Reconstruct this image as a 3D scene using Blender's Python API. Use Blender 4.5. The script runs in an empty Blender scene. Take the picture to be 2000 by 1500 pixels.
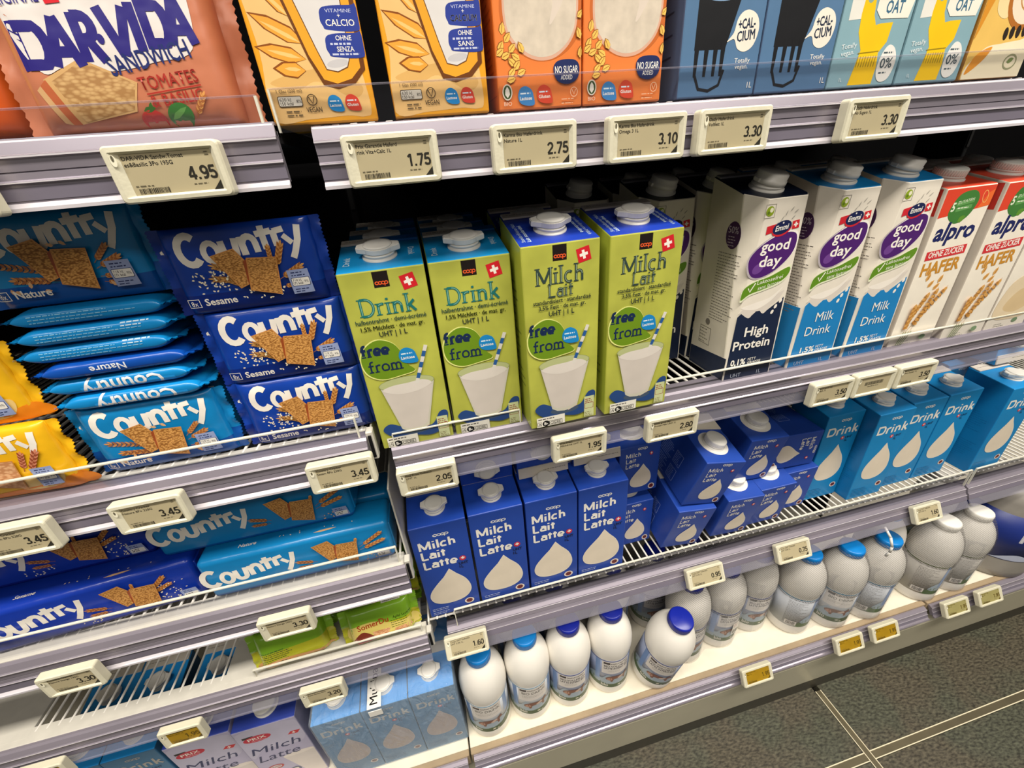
import bpy, bmesh, math, random
from mathutils import Vector, Matrix

# ------------------------------------------------------------------ camera, world, lights, exposure
sc = bpy.context.scene
C = sc.collection
H = 1.09                                   # eye height above the floor
YAW, PIT, ROL = 0.19108, 0.49821, -0.08762
cd = bpy.data.cameras.new('camera'); cam = bpy.data.objects.new('camera', cd); C.objects.link(cam)
cd.sensor_fit = 'HORIZONTAL'; cd.sensor_width = 36.0; cd.lens = 36.0 * 802.7 / 2000.0
cd.clip_start = 0.01; cd.clip_end = 50
_f = Vector((math.sin(YAW) * math.cos(PIT), math.cos(YAW) * math.cos(PIT), -math.sin(PIT)))
_r0 = Vector((math.cos(YAW), -math.sin(YAW), 0)); _u0 = _r0.cross(_f)
_r = math.cos(ROL) * _r0 + math.sin(ROL) * _u0; _u = -math.sin(ROL) * _r0 + math.cos(ROL) * _u0
cam.matrix_world = Matrix(((_r.x, _u.x, -_f.x, 0), (_r.y, _u.y, -_f.y, 0), (_r.z, _u.z, -_f.z, H), (0, 0, 0, 1)))
sc.camera = cam

w = bpy.data.worlds.new('shop_ambient'); sc.world = w; w.use_nodes = True
w.node_tree.nodes['Background'].inputs[0].default_value = (1.0, 0.93, 0.84, 1)
w.node_tree.nodes['Background'].inputs[1].default_value = 0.11

def area(name, loc, size, sy, power, rot=(0, 0, 0), col=(1, 0.93, 0.82)):
    l = bpy.data.lights.new(name, 'AREA'); l.shape = 'RECTANGLE'; l.size = size; l.size_y = sy; l.energy = power; l.color = col
    o = bpy.data.objects.new(name, l); C.objects.link(o); o.location = loc; o.rotation_euler = rot; return o
area('ceiling_lamp', (0.35, -0.42, 2.75), 4.0, 0.25, 88, (0.25, 0, 0))
area('aisle_lamp', (0.35, -1.7, 2.75), 4.0, 0.3, 20, (0.55, 0, 0))

sc.view_settings.view_transform = 'Standard'; sc.view_settings.look = 'None'
sc.view_settings.gamma = 1; sc.view_settings.use_curve_mapping = False
sc.view_settings.exposure = 0.35

# ------------------------------------------------------------------ materials
def lin(h):
    h = h.lstrip('#'); h = h if len(h) == 6 else ''.join(q * 2 for q in h); o = []
    for i in (0, 2, 4):
        c = int(h[i:i + 2], 16) / 255
        o.append(c / 12.92 if c <= .04045 else ((c + .055) / 1.055) ** 2.4)
    return tuple(o) + (1,)
MATS = {}
def mat(name, hexc, rough=.4, metal=0., var=.06, scale=60, bump=0., bscale=120, coat=0., spec=.5, sss=0.):
    if name in MATS: return MATS[name]
    m = bpy.data.materials.new(name); m.use_nodes = True; n = m.node_tree.nodes; l = m.node_tree.links; p = n['Principled BSDF']
    c = lin(hexc); tc = n.new('ShaderNodeTexCoord'); nz = n.new('ShaderNodeTexNoise'); nz.inputs['Scale'].default_value = scale; nz.inputs['Detail'].default_value = 3
    l.new(tc.outputs['Object'], nz.inputs['Vector'])
    rp = n.new('ShaderNodeValToRGB'); rp.color_ramp.elements[0].position = .3; rp.color_ramp.elements[1].position = .7
    rp.color_ramp.elements[0].color = tuple(x * (1 - var) for x in c[:3]) + (1,); rp.color_ramp.elements[1].color = tuple(min(1, x * (1 + var)) for x in c[:3]) + (1,)
    l.new(nz.outputs['Fac'], rp.inputs[0]); l.new(rp.outputs[0], p.inputs['Base Color'])
    p.inputs['Roughness'].default_value = rough; p.inputs['Metallic'].default_value = metal; p.inputs['Specular IOR Level'].default_value = spec
    p.inputs['Coat Weight'].default_value = coat; p.inputs['Coat Roughness'].default_value = .15
    if bump:
        bz = n.new('ShaderNodeTexNoise'); bz.inputs['Scale'].default_value = bscale; bz.inputs['Detail'].default_value = 2; l.new(tc.outputs['Object'], bz.inputs['Vector'])
        b = n.new('ShaderNodeBump'); b.inputs['Strength'].default_value = bump; b.inputs['Distance'].default_value = .004; l.new(bz.outputs['Fac'], b.inputs['Height']); l.new(b.outputs[0], p.inputs['Normal'])
    MATS[name] = m; return m
def ink(h):                                # printed paper board
    return mat('board_print_' + h.lstrip('#'), h, rough=.38, var=.035, scale=45, bump=.10, bscale=28)
def foil(h):                               # printed plastic film of the cracker packs
    return mat('film_print_' + h.lstrip('#'), h, rough=.27, var=.04, scale=40, bump=.28, bscale=42)
def clear(name, col, alpha_mix, rough=.05, stripes=None, ior=1.35, bump=0):
    if name in MATS: return MATS[name]
    m = bpy.data.materials.new(name); m.use_nodes = True; n = m.node_tree.nodes; l = m.node_tree.links; p = n['Principled BSDF']; out = n['Material Output']
    p.inputs['Base Color'].default_value = lin(col); p.inputs['Roughness'].default_value = rough; p.inputs['IOR'].default_value = ior
    t = n.new('ShaderNodeBsdfTransparent'); t.inputs[0].default_value = (.96, .96, .97, 1); mx = n.new('ShaderNodeMixShader'); mx.inputs[0].default_value = alpha_mix
    l.new(t.outputs[0], mx.inputs[1]); l.new(p.outputs[0], mx.inputs[2]); l.new(mx.outputs[0], out.inputs[0])
    tc = n.new('ShaderNodeTexCoord')
    if stripes:
        mp = n.new('ShaderNodeMapping'); mp.inputs['Rotation'].default_value = (.5, .75, .3); l.new(tc.outputs['Object'], mp.inputs[0])
        a = n.new('ShaderNodeTexWave'); a.inputs['Scale'].default_value = stripes; a.inputs['Distortion'].default_value = .8; a.inputs['Detail'].default_value = 1; l.new(mp.outputs[0], a.inputs[0])
        mr = n.new('ShaderNodeMapRange'); mr.inputs['From Min'].default_value = .35; mr.inputs['From Max'].default_value = .65; mr.inputs['To Min'].default_value = .03; mr.inputs['To Max'].default_value = alpha_mix
        l.new(a.outputs['Fac'], mr.inputs[0]); l.new(mr.outputs[0], mx.inputs[0])
    if bump:
        bz = n.new('ShaderNodeTexNoise'); bz.inputs['Scale'].default_value = 38; bz.inputs['Detail'].default_value = 3; bz.inputs['Distortion'].default_value = 1.2
        mp2 = n.new('ShaderNodeMapping'); mp2.inputs['Scale'].default_value = (1.6, 1, .5); l.new(tc.outputs['Object'], mp2.inputs[0]); l.new(mp2.outputs[0], bz.inputs['Vector'])
        b = n.new('ShaderNodeBump'); b.inputs['Strength'].default_value = bump; b.inputs['Distance'].default_value = .01; l.new(bz.outputs['Fac'], b.inputs['Height']); l.new(b.outputs[0], p.inputs['Normal'])
    MATS[name] = m; return m
def cracker_mat(name, a, b, sc_=520):
    if name in MATS: return MATS[name]
    m = mat(name, a, rough=.55); n = m.node_tree.nodes; l = m.node_tree.links; p = n['Principled BSDF']
    tc = n.new('ShaderNodeTexCoord'); mp = n.new('ShaderNodeMapping'); mp.inputs['Rotation'].default_value = (0, .6, 0); mp.inputs['Scale'].default_value = (1, 1, 2.1); l.new(tc.outputs['Object'], mp.inputs[0])
    v = n.new('ShaderNodeTexVoronoi'); v.inputs['Scale'].default_value = sc_; l.new(mp.outputs[0], v.inputs['Vector'])
    r = n.new('ShaderNodeValToRGB'); r.color_ramp.elements[0].color = lin(a); r.color_ramp.elements[0].position = .28; r.color_ramp.elements[1].color = lin(b); r.color_ramp.elements[1].position = .72
    l.new(v.outputs['Distance'], r.inputs[0]); l.new(r.outputs[0], p.inputs['Base Color']); return m
M_WHITE = mat('white_plastic', '#f2efe8', rough=.35, var=.02)
M_CAPB = mat('light_blue_cap_plastic', '#0f84d6', rough=.3, var=.02)
M_CAPN = mat('dark_blue_cap_plastic', '#17279c', rough=.28, var=.02)
M_RAIL = mat('extruded_rail_plastic', '#97909c', rough=.26, metal=.35, var=.05, scale=14)
M_RAILB = mat('rail_bright_edge', '#d8d3da', rough=.25, metal=.1, var=.03)
M_RAILD = mat('rail_dark_groove', '#7d7786', rough=.35, metal=.2, var=.05, scale=14)
M_TAG = mat('tag_cream_plastic', '#d9d4bc', rough=.5, var=.04, bump=.05, bscale=400)
M_SCR = mat('tag_grey_display', '#b7ab8a', rough=.28, var=.02)
M_SCY = mat('tag_yellow_display', '#a8841a', rough=.28, var=.08)
M_WIRE = mat('white_coated_wire', '#dedad2', rough=.35, var=.04)
M_METAL = mat('white_painted_metal', '#cbc7bd', rough=.4, var=.05)
M_DARK = mat('dark_painted_metal', '#121214', rough=.7, var=.1, spec=.15)
M_DECK = mat('dark_shelf_sheet', '#1e1e21', rough=.6, var=.08, spec=.2)
M_BLACK = mat('black_print', '#141414', rough=.4, var=.02)
M_CLEAR = clear('clear_acrylic', '#4c4c52', .06, rough=.04)
M_FLAP = clear('clear_rail_lip', '#b9b6c6', .20, rough=.12)
M_EDGE = mat('acrylic_edge', '#d9d6c8', rough=.25, var=.03)
M_FILMP = clear('hatched_shrink_film', '#76726c', .42, rough=.25, stripes=105)
M_FILMC = clear('clear_shrink_film', '#d7e4f2', .24, rough=.06, bump=.9)
M_FILMB = clear('thin_bottle_film', '#d9d9d6', .10, rough=.08, bump=.6)
M_CRK = cracker_mat('cracker_print', '#dca258', '#8f5a20')
M_CRKP = cracker_mat('pale_cracker_print', '#e3b183', '#c08456', 300)
M_GLASSMILK = mat('milk_picture_print', '#cfc6bd', rough=.4, var=.12, scale=18)

# ------------------------------------------------------------------ mesh builder
class MB:
    def __init__(s): s.v = []; s.f = []; s.mi = []; s.sm = []; s.slots = []
    def slot(s, m):
        if m not in s.slots: s.slots.append(m)
        return s.slots.index(m)
    def add(s, vs, fs, m, smooth=False, X=None):
        o = len(s.v); s.v += [tuple(X @ Vector(v)) if X else tuple(v) for v in vs]; i = s.slot(m) if not callable(m) else None
        for f in fs:
            s.f.append([o + k for k in f]); s.mi.append(s.slot(m([Vector(vs[k]) for k in f])) if i is None else i); s.sm.append(smooth)
        return s
    def bm(s, b, m, smooth=False, X=None):
        b.verts.index_update(); return s.add([v.co[:] for v in b.verts], [[v.index for v in f.verts] for f in b.faces], m, smooth, X)
    def mesh(s, name):
        me = bpy.data.meshes.new(name); me.from_pydata(s.v, [], s.f)
        for m in s.slots: me.materials.append(m)
        me.polygons.foreach_set('material_index', s.mi); me.polygons.foreach_set('use_smooth', s.sm); me.update(); return me
def nrm(pts):
    n = Vector((0, 0, 0))
    for i in range(1, len(pts) - 1): n += (pts[i] - pts[0]).cross(pts[i + 1] - pts[0])
    return n.normalized() if n.length > 0 else n
def boxbm(x0, x1, y0, y1, z0, z1, bev=0., seg=2, shear=None):
    b = bmesh.new(); bmesh.ops.create_cube(b, size=1)
    for v in b.verts: v.co = Vector((x0 + (v.co.x + .5) * (x1 - x0), y0 + (v.co.y + .5) * (y1 - y0), z0 + (v.co.z + .5) * (z1 - z0)))
    if shear:
        for v in b.verts: shear(v)
    if bev: bmesh.ops.bevel(b, geom=b.edges[:], offset=bev, segments=seg, affect='EDGES', profile=.5)
    bmesh.ops.recalc_face_normals(b, faces=b.faces); return b
def box(mb, x0, x1, y0, y1, z0, z1, m, bev=0., seg=2, X=None, smooth=False):
    b = boxbm(x0, x1, y0, y1, z0, z1, bev, seg); mb.bm(b, m, smooth, X); b.free(); return mb
def lathe(mb, prof, m, n=32, X=None, smooth=True, a0=0, a1=2 * math.pi):
    vs = []; fs = []; full = abs(a1 - a0 - 2 * math.pi) < 1e-6; k = n if full else n + 1
    for r, z in prof:
        for i in range(k):
            a = a0 + (a1 - a0) * i / n; vs.append((r * math.cos(a), r * math.sin(a), z))
    for j in range(len(prof) - 1):
        for i in range(n):
            i2 = (i + 1) % k; fs.append([j * k + i, j * k + i2, (j + 1) * k + i2, (j + 1) * k + i])
    if full and prof[0][0] > 1e-6: fs.append(list(range(k))[::-1])
    if full and prof[-1][0] > 1e-6: fs.append([(len(prof) - 1) * k + i for i in range(k)])
    return mb.add(vs, fs, m, smooth, X)
def extrude(mb, prof, x0, x1, m, closed=True):
    n = len(prof); vs = [(x0, y, z) for y, z in prof] + [(x1, y, z) for y, z in prof]
    fs = [[i, i + n, (i + 1) % n + n, (i + 1) % n] for i in range(n if closed else n - 1)]
    if closed: fs += [list(range(n)), list(range(2 * n - 1, n - 1, -1))]
    return mb.add(vs, fs, m)
def prism(mb, pts, z0, z1, m, X=None):      # polygon in XY extruded along z
    n = len(pts); vs = [(x, y, z0) for x, y in pts] + [(x, y, z1) for x, y in pts]
    return mb.add(vs, [[i, (i + 1) % n, (i + 1) % n + n, i + n] for i in range(n)] + [list(range(n))[::-1], list(range(n, 2 * n))], m, False, X)
def rod(mb, a, b, r, m, n=6):
    a = Vector(a); b = Vector(b); d = b - a; q = d.to_track_quat('Z', 'Y').to_matrix().to_4x4(); return lathe(mb, [(r, 0), (r, d.length)], m, n, Matrix.Translation(a) @ q)

# ------------------------------------------------------------------ print: flat artwork in millimetres
TXT = {}
def textgeo(s, bold):
    k = (s, bold)
    if k not in TXT and bold and 'M' in s:          # the offset outline of M fills wrongly: embolden by overlaying shifted copies
        v0, f0, a, b = textgeo(s, 0); vs = []; fs = []
        for dx, dy in ((-bold, 0), (bold, 0), (0, bold * .6), (0, -bold * .6)): o_ = len(vs); vs += [(x + dx, y + dy) for x, y in v0]; fs += [[i + o_ for i in f] for f in f0]
        TXT[k] = (vs, fs, a - bold, b + bold)
    if k not in TXT:
        c = bpy.data.curves.new('t', 'FONT'); c.body = s; c.size = 1; c.offset = bold; c.resolution_u = 2; o = bpy.data.objects.new('t', c)
        me = bpy.data.meshes.new_from_object(o); vs = [(v.co.x, v.co.y) for v in me.vertices]; fs = [list(p.vertices) for p in me.polygons]
        bpy.data.objects.remove(o); bpy.data.curves.remove(c); bpy.data.meshes.remove(me)
        TXT[k] = (vs, fs, min([v[0] for v in vs] or [0]), max([v[0] for v in vs] or [1]))
    return TXT[k]
CAPH = None
def rot2(p, a, c=(0, 0)):
    ca, sa = math.cos(a), math.sin(a); x, y = p[0] - c[0], p[1] - c[1]; return (c[0] + ca * x - sa * y, c[1] + sa * x + ca * y)
def smooth_path(pts, n=6, closed=True):
    out = []; N = len(pts)
    for i in range(N if closed else N - 1):
        p0, p1, p2, p3 = [pts[(i + k) % N] if closed else pts[min(max(i + k, 0), N - 1)] for k in (-1, 0, 1, 2)]
        for j in range(n):
            t = j / n; out.append(tuple(.5 * (2 * p1[a] + (p2[a] - p0[a]) * t + (2 * p0[a] - 5 * p1[a] + 4 * p2[a] - p3[a]) * t * t + (3 * p1[a] - p0[a] - 3 * p2[a] + p3[a]) * t ** 3) for a in (0, 1)))
    if not closed: out.append(tuple(pts[-1]))
    return out
class Art:
    def __init__(s, inkf=ink): s.items = []; s.ink = inkf
    def add(s, vs, fs, col): s.items.append((vs, fs, s.ink(col) if isinstance(col, str) else col)); return s
    def poly(s, pts, col): return s.add(list(pts), [list(range(len(pts)))], col)
    def blob(s, pts, col, n=6): return s.poly(smooth_path(pts, n), col)
    def rect(s, x, y, w, h, col, rot=0, r=0):
        if r:
            p = []
            for cx, cy, a in ((x + w - r, y + r, -90), (x + w - r, y + h - r, 0), (x + r, y + h - r, 90), (x + r, y + r, 180)):
                p += [(cx + r * math.cos(math.radians(a + k * 22.5)), cy + r * math.sin(math.radians(a + k * 22.5))) for k in range(5)]
        else: p = [(x, y), (x + w, y), (x + w, y + h), (x, y + h)]
        c = (x + w / 2, y + h / 2); return s.poly([rot2(q, rot, c) for q in p], col)
    def ell(s, x, y, rx, ry, col, rot=0, n=22):
        return s.poly([rot2((x + rx * math.cos(6.28318 * i / n), y + ry * math.sin(6.28318 * i / n)), rot, (x, y)) for i in range(n)], col)
    def ring(s, x, y, rx, ry, w, col, rot=0, n=24):
        vs = []; fs = []
        for i in range(n):
            a = 6.28318 * i / n; vs += [rot2((x + rx * math.cos(a), y + ry * math.sin(a)), rot, (x, y)), rot2((x + (rx - w) * math.cos(a), y + (ry - w) * math.sin(a)), rot, (x, y))]; j = (i + 1) % n
            fs.append([2 * i, 2 * j, 2 * j + 1, 2 * i + 1])
        return s.add(vs, fs, col)
    def frame(s, x, y, w, h, t, col):
        for a in ((x, y, w, t), (x, y + h - t, w, t), (x, y, t, h), (x + w - t, y, t, h)): s.rect(*a, col)
        return s
    def text(s, t, x, y, h, col, w=None, align='l', bold=0., rot=0, shear=0.):
        vs, fs, a, b = textgeo(t, bold); k = h / .70; kx = k if not w else w / max(b - a, 1e-3)
        W = (b - a) * kx; ox = {'l': 0, 'c': -W / 2, 'r': -W}[align]
        return s.add([rot2((x + ox + (p[0] - a) * kx + p[1] * k * shear, y + p[1] * k), rot, (x, y)) for p in vs], fs, col)
    def stroke(s, pts, w, col, w2=None, closed=False):
        n = len(pts); vs = []; fs = []
        for i, p in enumerate(pts):
            a = pts[i - 1] if (i or closed) else p; b = pts[(i + 1) % n] if (i < n - 1 or closed) else p
            d = Vector((b[0] - a[0], b[1] - a[1])); d = d.normalized() if d.length else Vector((1, 0)); ww = (w + ((w2 if w2 is not None else w) - w) * i / max(1, n - 1)) / 2
            vs += [(p[0] - d.y * ww, p[1] + d.x * ww), (p[0] + d.y * ww, p[1] - d.x * ww)]
        for i in range(n if closed else n - 1):
            j = (i + 1) % n; fs.append([2 * i, 2 * i + 1, 2 * j + 1, 2 * j])
        return s.add(vs, fs, col)
    def lines(s, x, y, w, n, gap, col, t=.7, seed=1):                  # unreadably small print: rows of word-long dashes
        R = random.Random(seed); vs = []; fs = []
        for i in range(n):
            u = x; yy = y - i * gap; end = x + w * R.uniform(.6, 1)
            while u < end:
                l = min(R.uniform(1.2, 4.5), end - u); k = len(vs); vs += [(u, yy), (u + l, yy), (u + l, yy + t), (u, yy + t)]; fs.append([k, k + 1, k + 2, k + 3]); u += l + .8
        return s.add(vs, fs, col)
    def bars(s, x, y, w, h, col, seed=2):
        R = random.Random(seed); vs = []; fs = []; u = x
        while u < x + w:
            l = R.choice((.25, .35, .6)); k = len(vs); vs += [(u, y), (u + l, y), (u + l, y + h), (u, y + h)]; fs.append([k, k + 1, k + 2, k + 3]); u += l + R.choice((.25, .4, .5))
        return s.add(vs, fs, col)
    def swiss(s, x, y, k, rot=0, red='#d01f2b'):
        s.rect(x - k / 2, y - k / 2, k, k, red, rot)
        for a, b in ((.62, .2), (.2, .62)): s.poly([rot2((x + i * a * k / 2, y + j * b * k / 2), rot, (x, y)) for i, j in ((-1, -1), (1, -1), (1, 1), (-1, 1))], '#f4efe6')
        return s
    def leaf(s, x, y, l, w, a, col):
        p = [(0, 0), (l * .3, w / 2), (l * .7, w * .42), (l, 0), (l * .7, -w * .42), (l * .3, -w / 2)]; return s.poly([rot2((x + q[0], y + q[1]), a, (x, y)) for q in p], col)
    def wheat(s, x, y, l, a, cols=('#d99a55', '#b8733a'), k=5, w=2.6):
        ex, ey = x + l * math.cos(a), y + l * math.sin(a); s.stroke([(x, y), (ex, ey)], .5, cols[1]); k += 3; w *= .52
        for i in range(k):
            t = .2 + .74 * i / k; px, py = x + (ex - x) * t, y + (ey - y) * t
            for g in (-.62, .62): s.leaf(px, py, min(l * .2, 4.6), w, a + g, cols[(i + (g > 0)) % 2]); s.leaf(px, py, min(l * .2, 4.6) * 1.25, .3, a + g * .8, cols[1])
        return s.leaf(ex - (ex - x) * .1, ey - (ey - y) * .1, min(l * .22, 5), w, a, cols[0])
    def to(s, mb, fn, grid=None, e=1.2e-5):
        if not grid:
            for i, (vs, fs, m) in enumerate(s.items): mb.add([fn(u, v, e * (i + 6)) for u, v in vs], fs, m)
            return
        b = bmesh.new(); ms = []
        for i, (vs, fs, m) in enumerate(s.items):
            if m not in ms: ms.append(m)
            bv = [b.verts.new((u, v, i)) for u, v in vs]
            for f in fs:
                try: q = b.faces.new([bv[k] for k in f]); q.material_index = ms.index(m)
                except ValueError: pass
        big = [f for f in b.faces if len(f.verts) > 4]
        if big: bmesh.ops.triangulate(b, faces=big)
        for ax in (0, 1):
            if not grid[ax]: continue
            lo = min(v.co[ax] for v in b.verts); hi = max(v.co[ax] for v in b.verts); k = math.ceil(lo / grid[ax])
            while k * grid[ax] < hi:
                co = Vector((0, 0, 0)); co[ax] = k * grid[ax]; no = Vector((0, 0, 0)); no[ax] = 1
                bmesh.ops.bisect_plane(b, geom=b.verts[:] + b.edges[:] + b.faces[:], plane_co=co, plane_no=no, dist=1e-5); k += 1
        b.verts.index_update(); vs = [fn(v.co.x, v.co.y, e * (v.co.z + 6)) for v in b.verts]
        for mi, m in enumerate(ms):
            fs = [[v.index for v in f.verts] for f in b.faces if f.material_index == mi]
            used = sorted({k for f in fs for k in f}); mp = {k: i for i, k in enumerate(used)}
            mb.add([vs[k] for k in used], [[mp[k] for k in f] for f in fs], m, True)
        b.free()

def coopmark(a, x, y, w, h, col):
    k = w / 4.5; t = h * .3
    a.stroke(arc(x + k * .62, y + h / 2, k * .58, h * .42, 40, 320, 12), t, col)
    for i in (1, 2): a.stroke(arc(x + k * (.66 + 1.08 * i), y + h / 2, k * .56, h * .42, 0, 345, 15), t, col, closed=True)
    a.stroke(arc(x + k * 3.9, y + h / 2, k * .56, h * .42, 0, 345, 15), t, col, closed=True); a.stroke([(x + k * 3.34, y + h * .5), (x + k * 3.34, y - h * .45)], t, col)
# stroke alphabet: serif display face and the hand-drawn cracker lettering
def arc(cx, cy, rx, ry, a0, a1, n=10): return [(cx + rx * math.cos(math.radians(a0 + (a1 - a0) * i / n)), cy + ry * math.sin(math.radians(a0 + (a1 - a0) * i / n))) for i in range(n + 1)]
GL = {'D': (.86, [[(.16, 0), (.16, 1)], [(.16, 1)] + arc(.4, .5, .38, .5, 90, -90) + [(.16, 0)]]), 'r': (.5, [[(.16, 0), (.16, .66)], arc(.36, .44, .2, .2, 170, 60, 5)]),
      'i': (.32, [[(.16, 0), (.16, .66)], [(.16, .84), (.16, .96)]]), 'n': (.68, [[(.16, 0), (.16, .66)], arc(.34, .42, .18, .22, 170, 0, 6) + [(.52, 0)]]),
      'k': (.62, [[(.16, 0), (.16, 1.05)], [(.52, .66), (.18, .3)], [(.28, .4), (.56, 0)]]), 'M': (1.04, [[(.14, 0), (.14, 1)], [(.14, 1), (.52, .1)], [(.52, .1), (.9, 1)], [(.9, 1), (.9, 0)]]),
      'l': (.32, [[(.16, 0), (.16, 1.05)]]), 'c': (.58, [arc(.32, .33, .24, .33, 50, 310)]), 'h': (.68, [[(.16, 0), (.16, 1.05)], arc(.34, .42, .18, .22, 170, 0, 6) + [(.52, 0)]]),
      'L': (.66, [[(.16, 0), (.16, 1)], [(.16, .03), (.6, .03)]]), 'a': (.6, [arc(.3, .24, .2, .24, 0, 360), [(.5, .66), (.5, 0)], arc(.3, .46, .2, .2, 20, 140, 5)]), 't': (.42, [[(.2, .9), (.2, .05)], [(.04, .66), (.38, .66)]])}
def serif(a, t, x, y, h, col, light, w=None):
    W = sum(GL[c][0] for c in t); kx = (w / W) if w else h; px = x
    for c in t:
        gw, st = GL[c]
        for p in st:
            q = [(px + u * kx, y + v * h) for u, v in p]; a.stroke(q, h * .15, col)
            if len(p) == 2 and p[0][0] == p[1][0]:
                for e in p:
                    if c != 'i' or e[1] < .8: a.rect(px + (e[0] - .15) * kx, y + e[1] * h - h * .03, .3 * kx, h * .06, col)
                a.stroke([(q[0][0] + h * .01, q[0][1] + h * .06), (q[1][0] + h * .01, q[1][1] - h * .06)], h * .045, light)
            elif len(p) > 4: a.stroke(q[1:-1], h * .04, light)
        px += gw * kx
GL.update({'f': (.46, [[(.2, 0), (.2, .8)] + arc(.36, .8, .16, .2, 180, 60, 5), [(.04, .62), (.42, .62)]]), 'o': (.66, [arc(.33, .33, .25, .33, 0, 360, 16)]), 'm': (1.0, [[(.14, 0), (.14, .66)], arc(.3, .42, .17, .22, 170, 0, 6) + [(.47, 0)], arc(.64, .42, .17, .22, 170, 0, 6) + [(.81, 0)]])})
GL['e'] = (.6, [[(.08, .33), (.52, .33)], arc(.3, .33, .23, .33, 0, 320, 12)])
GL.update({'0': (.62, [arc(.31, .5, .23, .44, 0, 360, 16)]), '1': (.62, [[(.12, .76), (.36, .97)], [(.36, 1), (.36, 0)]]), '2': (.62, [arc(.31, .7, .22, .25, 170, -35, 9) + [(.08, .06)], [(.06, .06), (.56, .06)]]),
           '3': (.62, [arc(.3, .73, .2, .22, 160, -80, 9), arc(.3, .28, .23, .24, 80, -160, 10)]), '4': (.62, [[(.42, 0), (.42, 1)], [(.42, .98), (.05, .3)], [(.03, .27), (.6, .27)]]), '5': (.62, [[(.53, .93), (.14, .93)], [(.17, .95), (.12, .48)], arc(.3, .32, .23, .27, 130, -160, 11)]),
           '6': (.62, [arc(.31, .3, .22, .26, 0, 360, 14), [(.09, .3)] + arc(.4, .5, .31, .42, 180, 75, 6)]), '7': (.62, [[(.05, .93), (.56, .93)], [(.54, .92), (.22, 0)]]), '8': (.62, [arc(.31, .72, .19, .22, 0, 360, 14), arc(.31, .28, .23, .25, 0, 360, 14)]), '9': (.62, [arc(.31, .68, .22, .26, 0, 360, 14), [(.53, .7)] + arc(.22, .48, .31, .42, 0, -105, 6)]), '.': (.3, [[(.15, 0), (.15, .16)]]),
           'A': (.74, [[(.08, 0), (.37, 1)], [(.37, 1), (.66, 0)], [(.16, .3), (.58, .3)]]), 'R': (.72, [[(.16, 0), (.16, 1)], [(.16, .93)] + arc(.36, .7, .2, .23, 90, -90, 8) + [(.16, .46)], [(.36, .46), (.64, 0)]]), 'V': (.72, [[(.06, 1), (.36, 0)], [(.36, 0), (.66, 1)]]), 'I': (.32, [[(.16, 0), (.16, 1)]])})
def heavy(a, t, x, y, h, col, w=None, th=.2, shear=0.):
    """fat grotesk lettering from the same stroke alphabet"""
    W = sum(GL[c][0] for c in t); kx = (w / W) if w else h; px = x
    for c in t:
        gw, st = GL[c]
        for p in st:
            q = []
            for u, v in p:
                vv = min(max(v, th * .5 if len(p) > 3 else 0), (1 if c in 'DML' else 1.05) - (th * .5 if len(p) > 3 and c == 'D' else 0)); q.append((px + u * kx + vv * h * shear, y + vv * h))
            a.stroke(q, h * th, col)
        px += gw * kx
def country(a, x0, y0, k, col, rise=0.):
    """hand-drawn white word; k = scale, letters dance along the baseline"""
    def S(pts, w=5.2): a.stroke([(x0 + k * u, y0 + k * (v + rise * u)) for u, v in pts], w * k * 1.08, col)
    S(arc(10, 13.5, 8, 11.5, 48, 318, 14), 5.4)
    a.stroke([(x0 + k * u, y0 + k * (v + rise * u)) for u, v in arc(26, 10, 5.6, 7.6, 0, 337.5, 15)], 4.8 * k, col, closed=True)
    S([(35.5, 18)] + arc(41, 8.5, 5, 5.2, 180, 330, 7) + [(46, 13), (46.4, 19)], 4.8)
    S([(46.2, 7), (46.2, 20)] if 0 else [(52, 4.5), (51.4, 19.5)], 5.2); S(arc(57, 13, 5, 6, 160, 0, 7) + [(62.3, 5.5)], 4.8)
    S([(69, 26), (69.6, 7)], 4.8); S([(63.5, 19.8), (76.5, 21.2)], 4.6)
    S([(78.6, 8.5), (78, 21.5)], 4.8); S([(78, 20.4), (86.5, 21.6)], 4.4)
    S([(85, 16.5), (91, 9.5)], 4.2); S([(98, 23.5), (96, 12), (91.5, 2), (88.6, -3)], 4.8)

# ------------------------------------------------------------------ objects
def thing(name, label, cat, loc, rot=(0, 0, 0), group=None):
    o = bpy.data.objects.new(name, None); o.empty_display_size = .02; C.objects.link(o); o.location = loc; o.rotation_euler = rot
    o['label'] = label; o['category'] = cat
    if group: o['group'] = group
    return o
def part(name, me, parent=None, label=None):
    o = bpy.data.objects.new(name, me.mesh(name) if isinstance(me, MB) else me); C.objects.link(o)
    if parent: o.parent = parent
    if label: o['label'] = label
    return o
def solo(name, mb, label, cat, loc=(0, 0, 0), rot=(0, 0, 0), group=None):
    o = part(name, mb); o.location = loc; o.rotation_euler = rot; o['label'] = label; o['category'] = cat
    if group: o['group'] = group
    return o
def struct(name, mb): o = part(name, mb); o['kind'] = 'structure'; return o
def place(proto, name, label, cat, loc, rot=(0, 0, 0), group=None):
    """proto: list of (part name, mesh, [(sub-part name, mesh)])"""
    t = thing(name, label, cat, loc, rot, group)
    for pn, me, subs in proto:
        p = part(pn, me, t)
        for sn, sm in subs: part(sn, sm, p)
    return t
def R(*d): return tuple(math.radians(x) for x in d)

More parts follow.
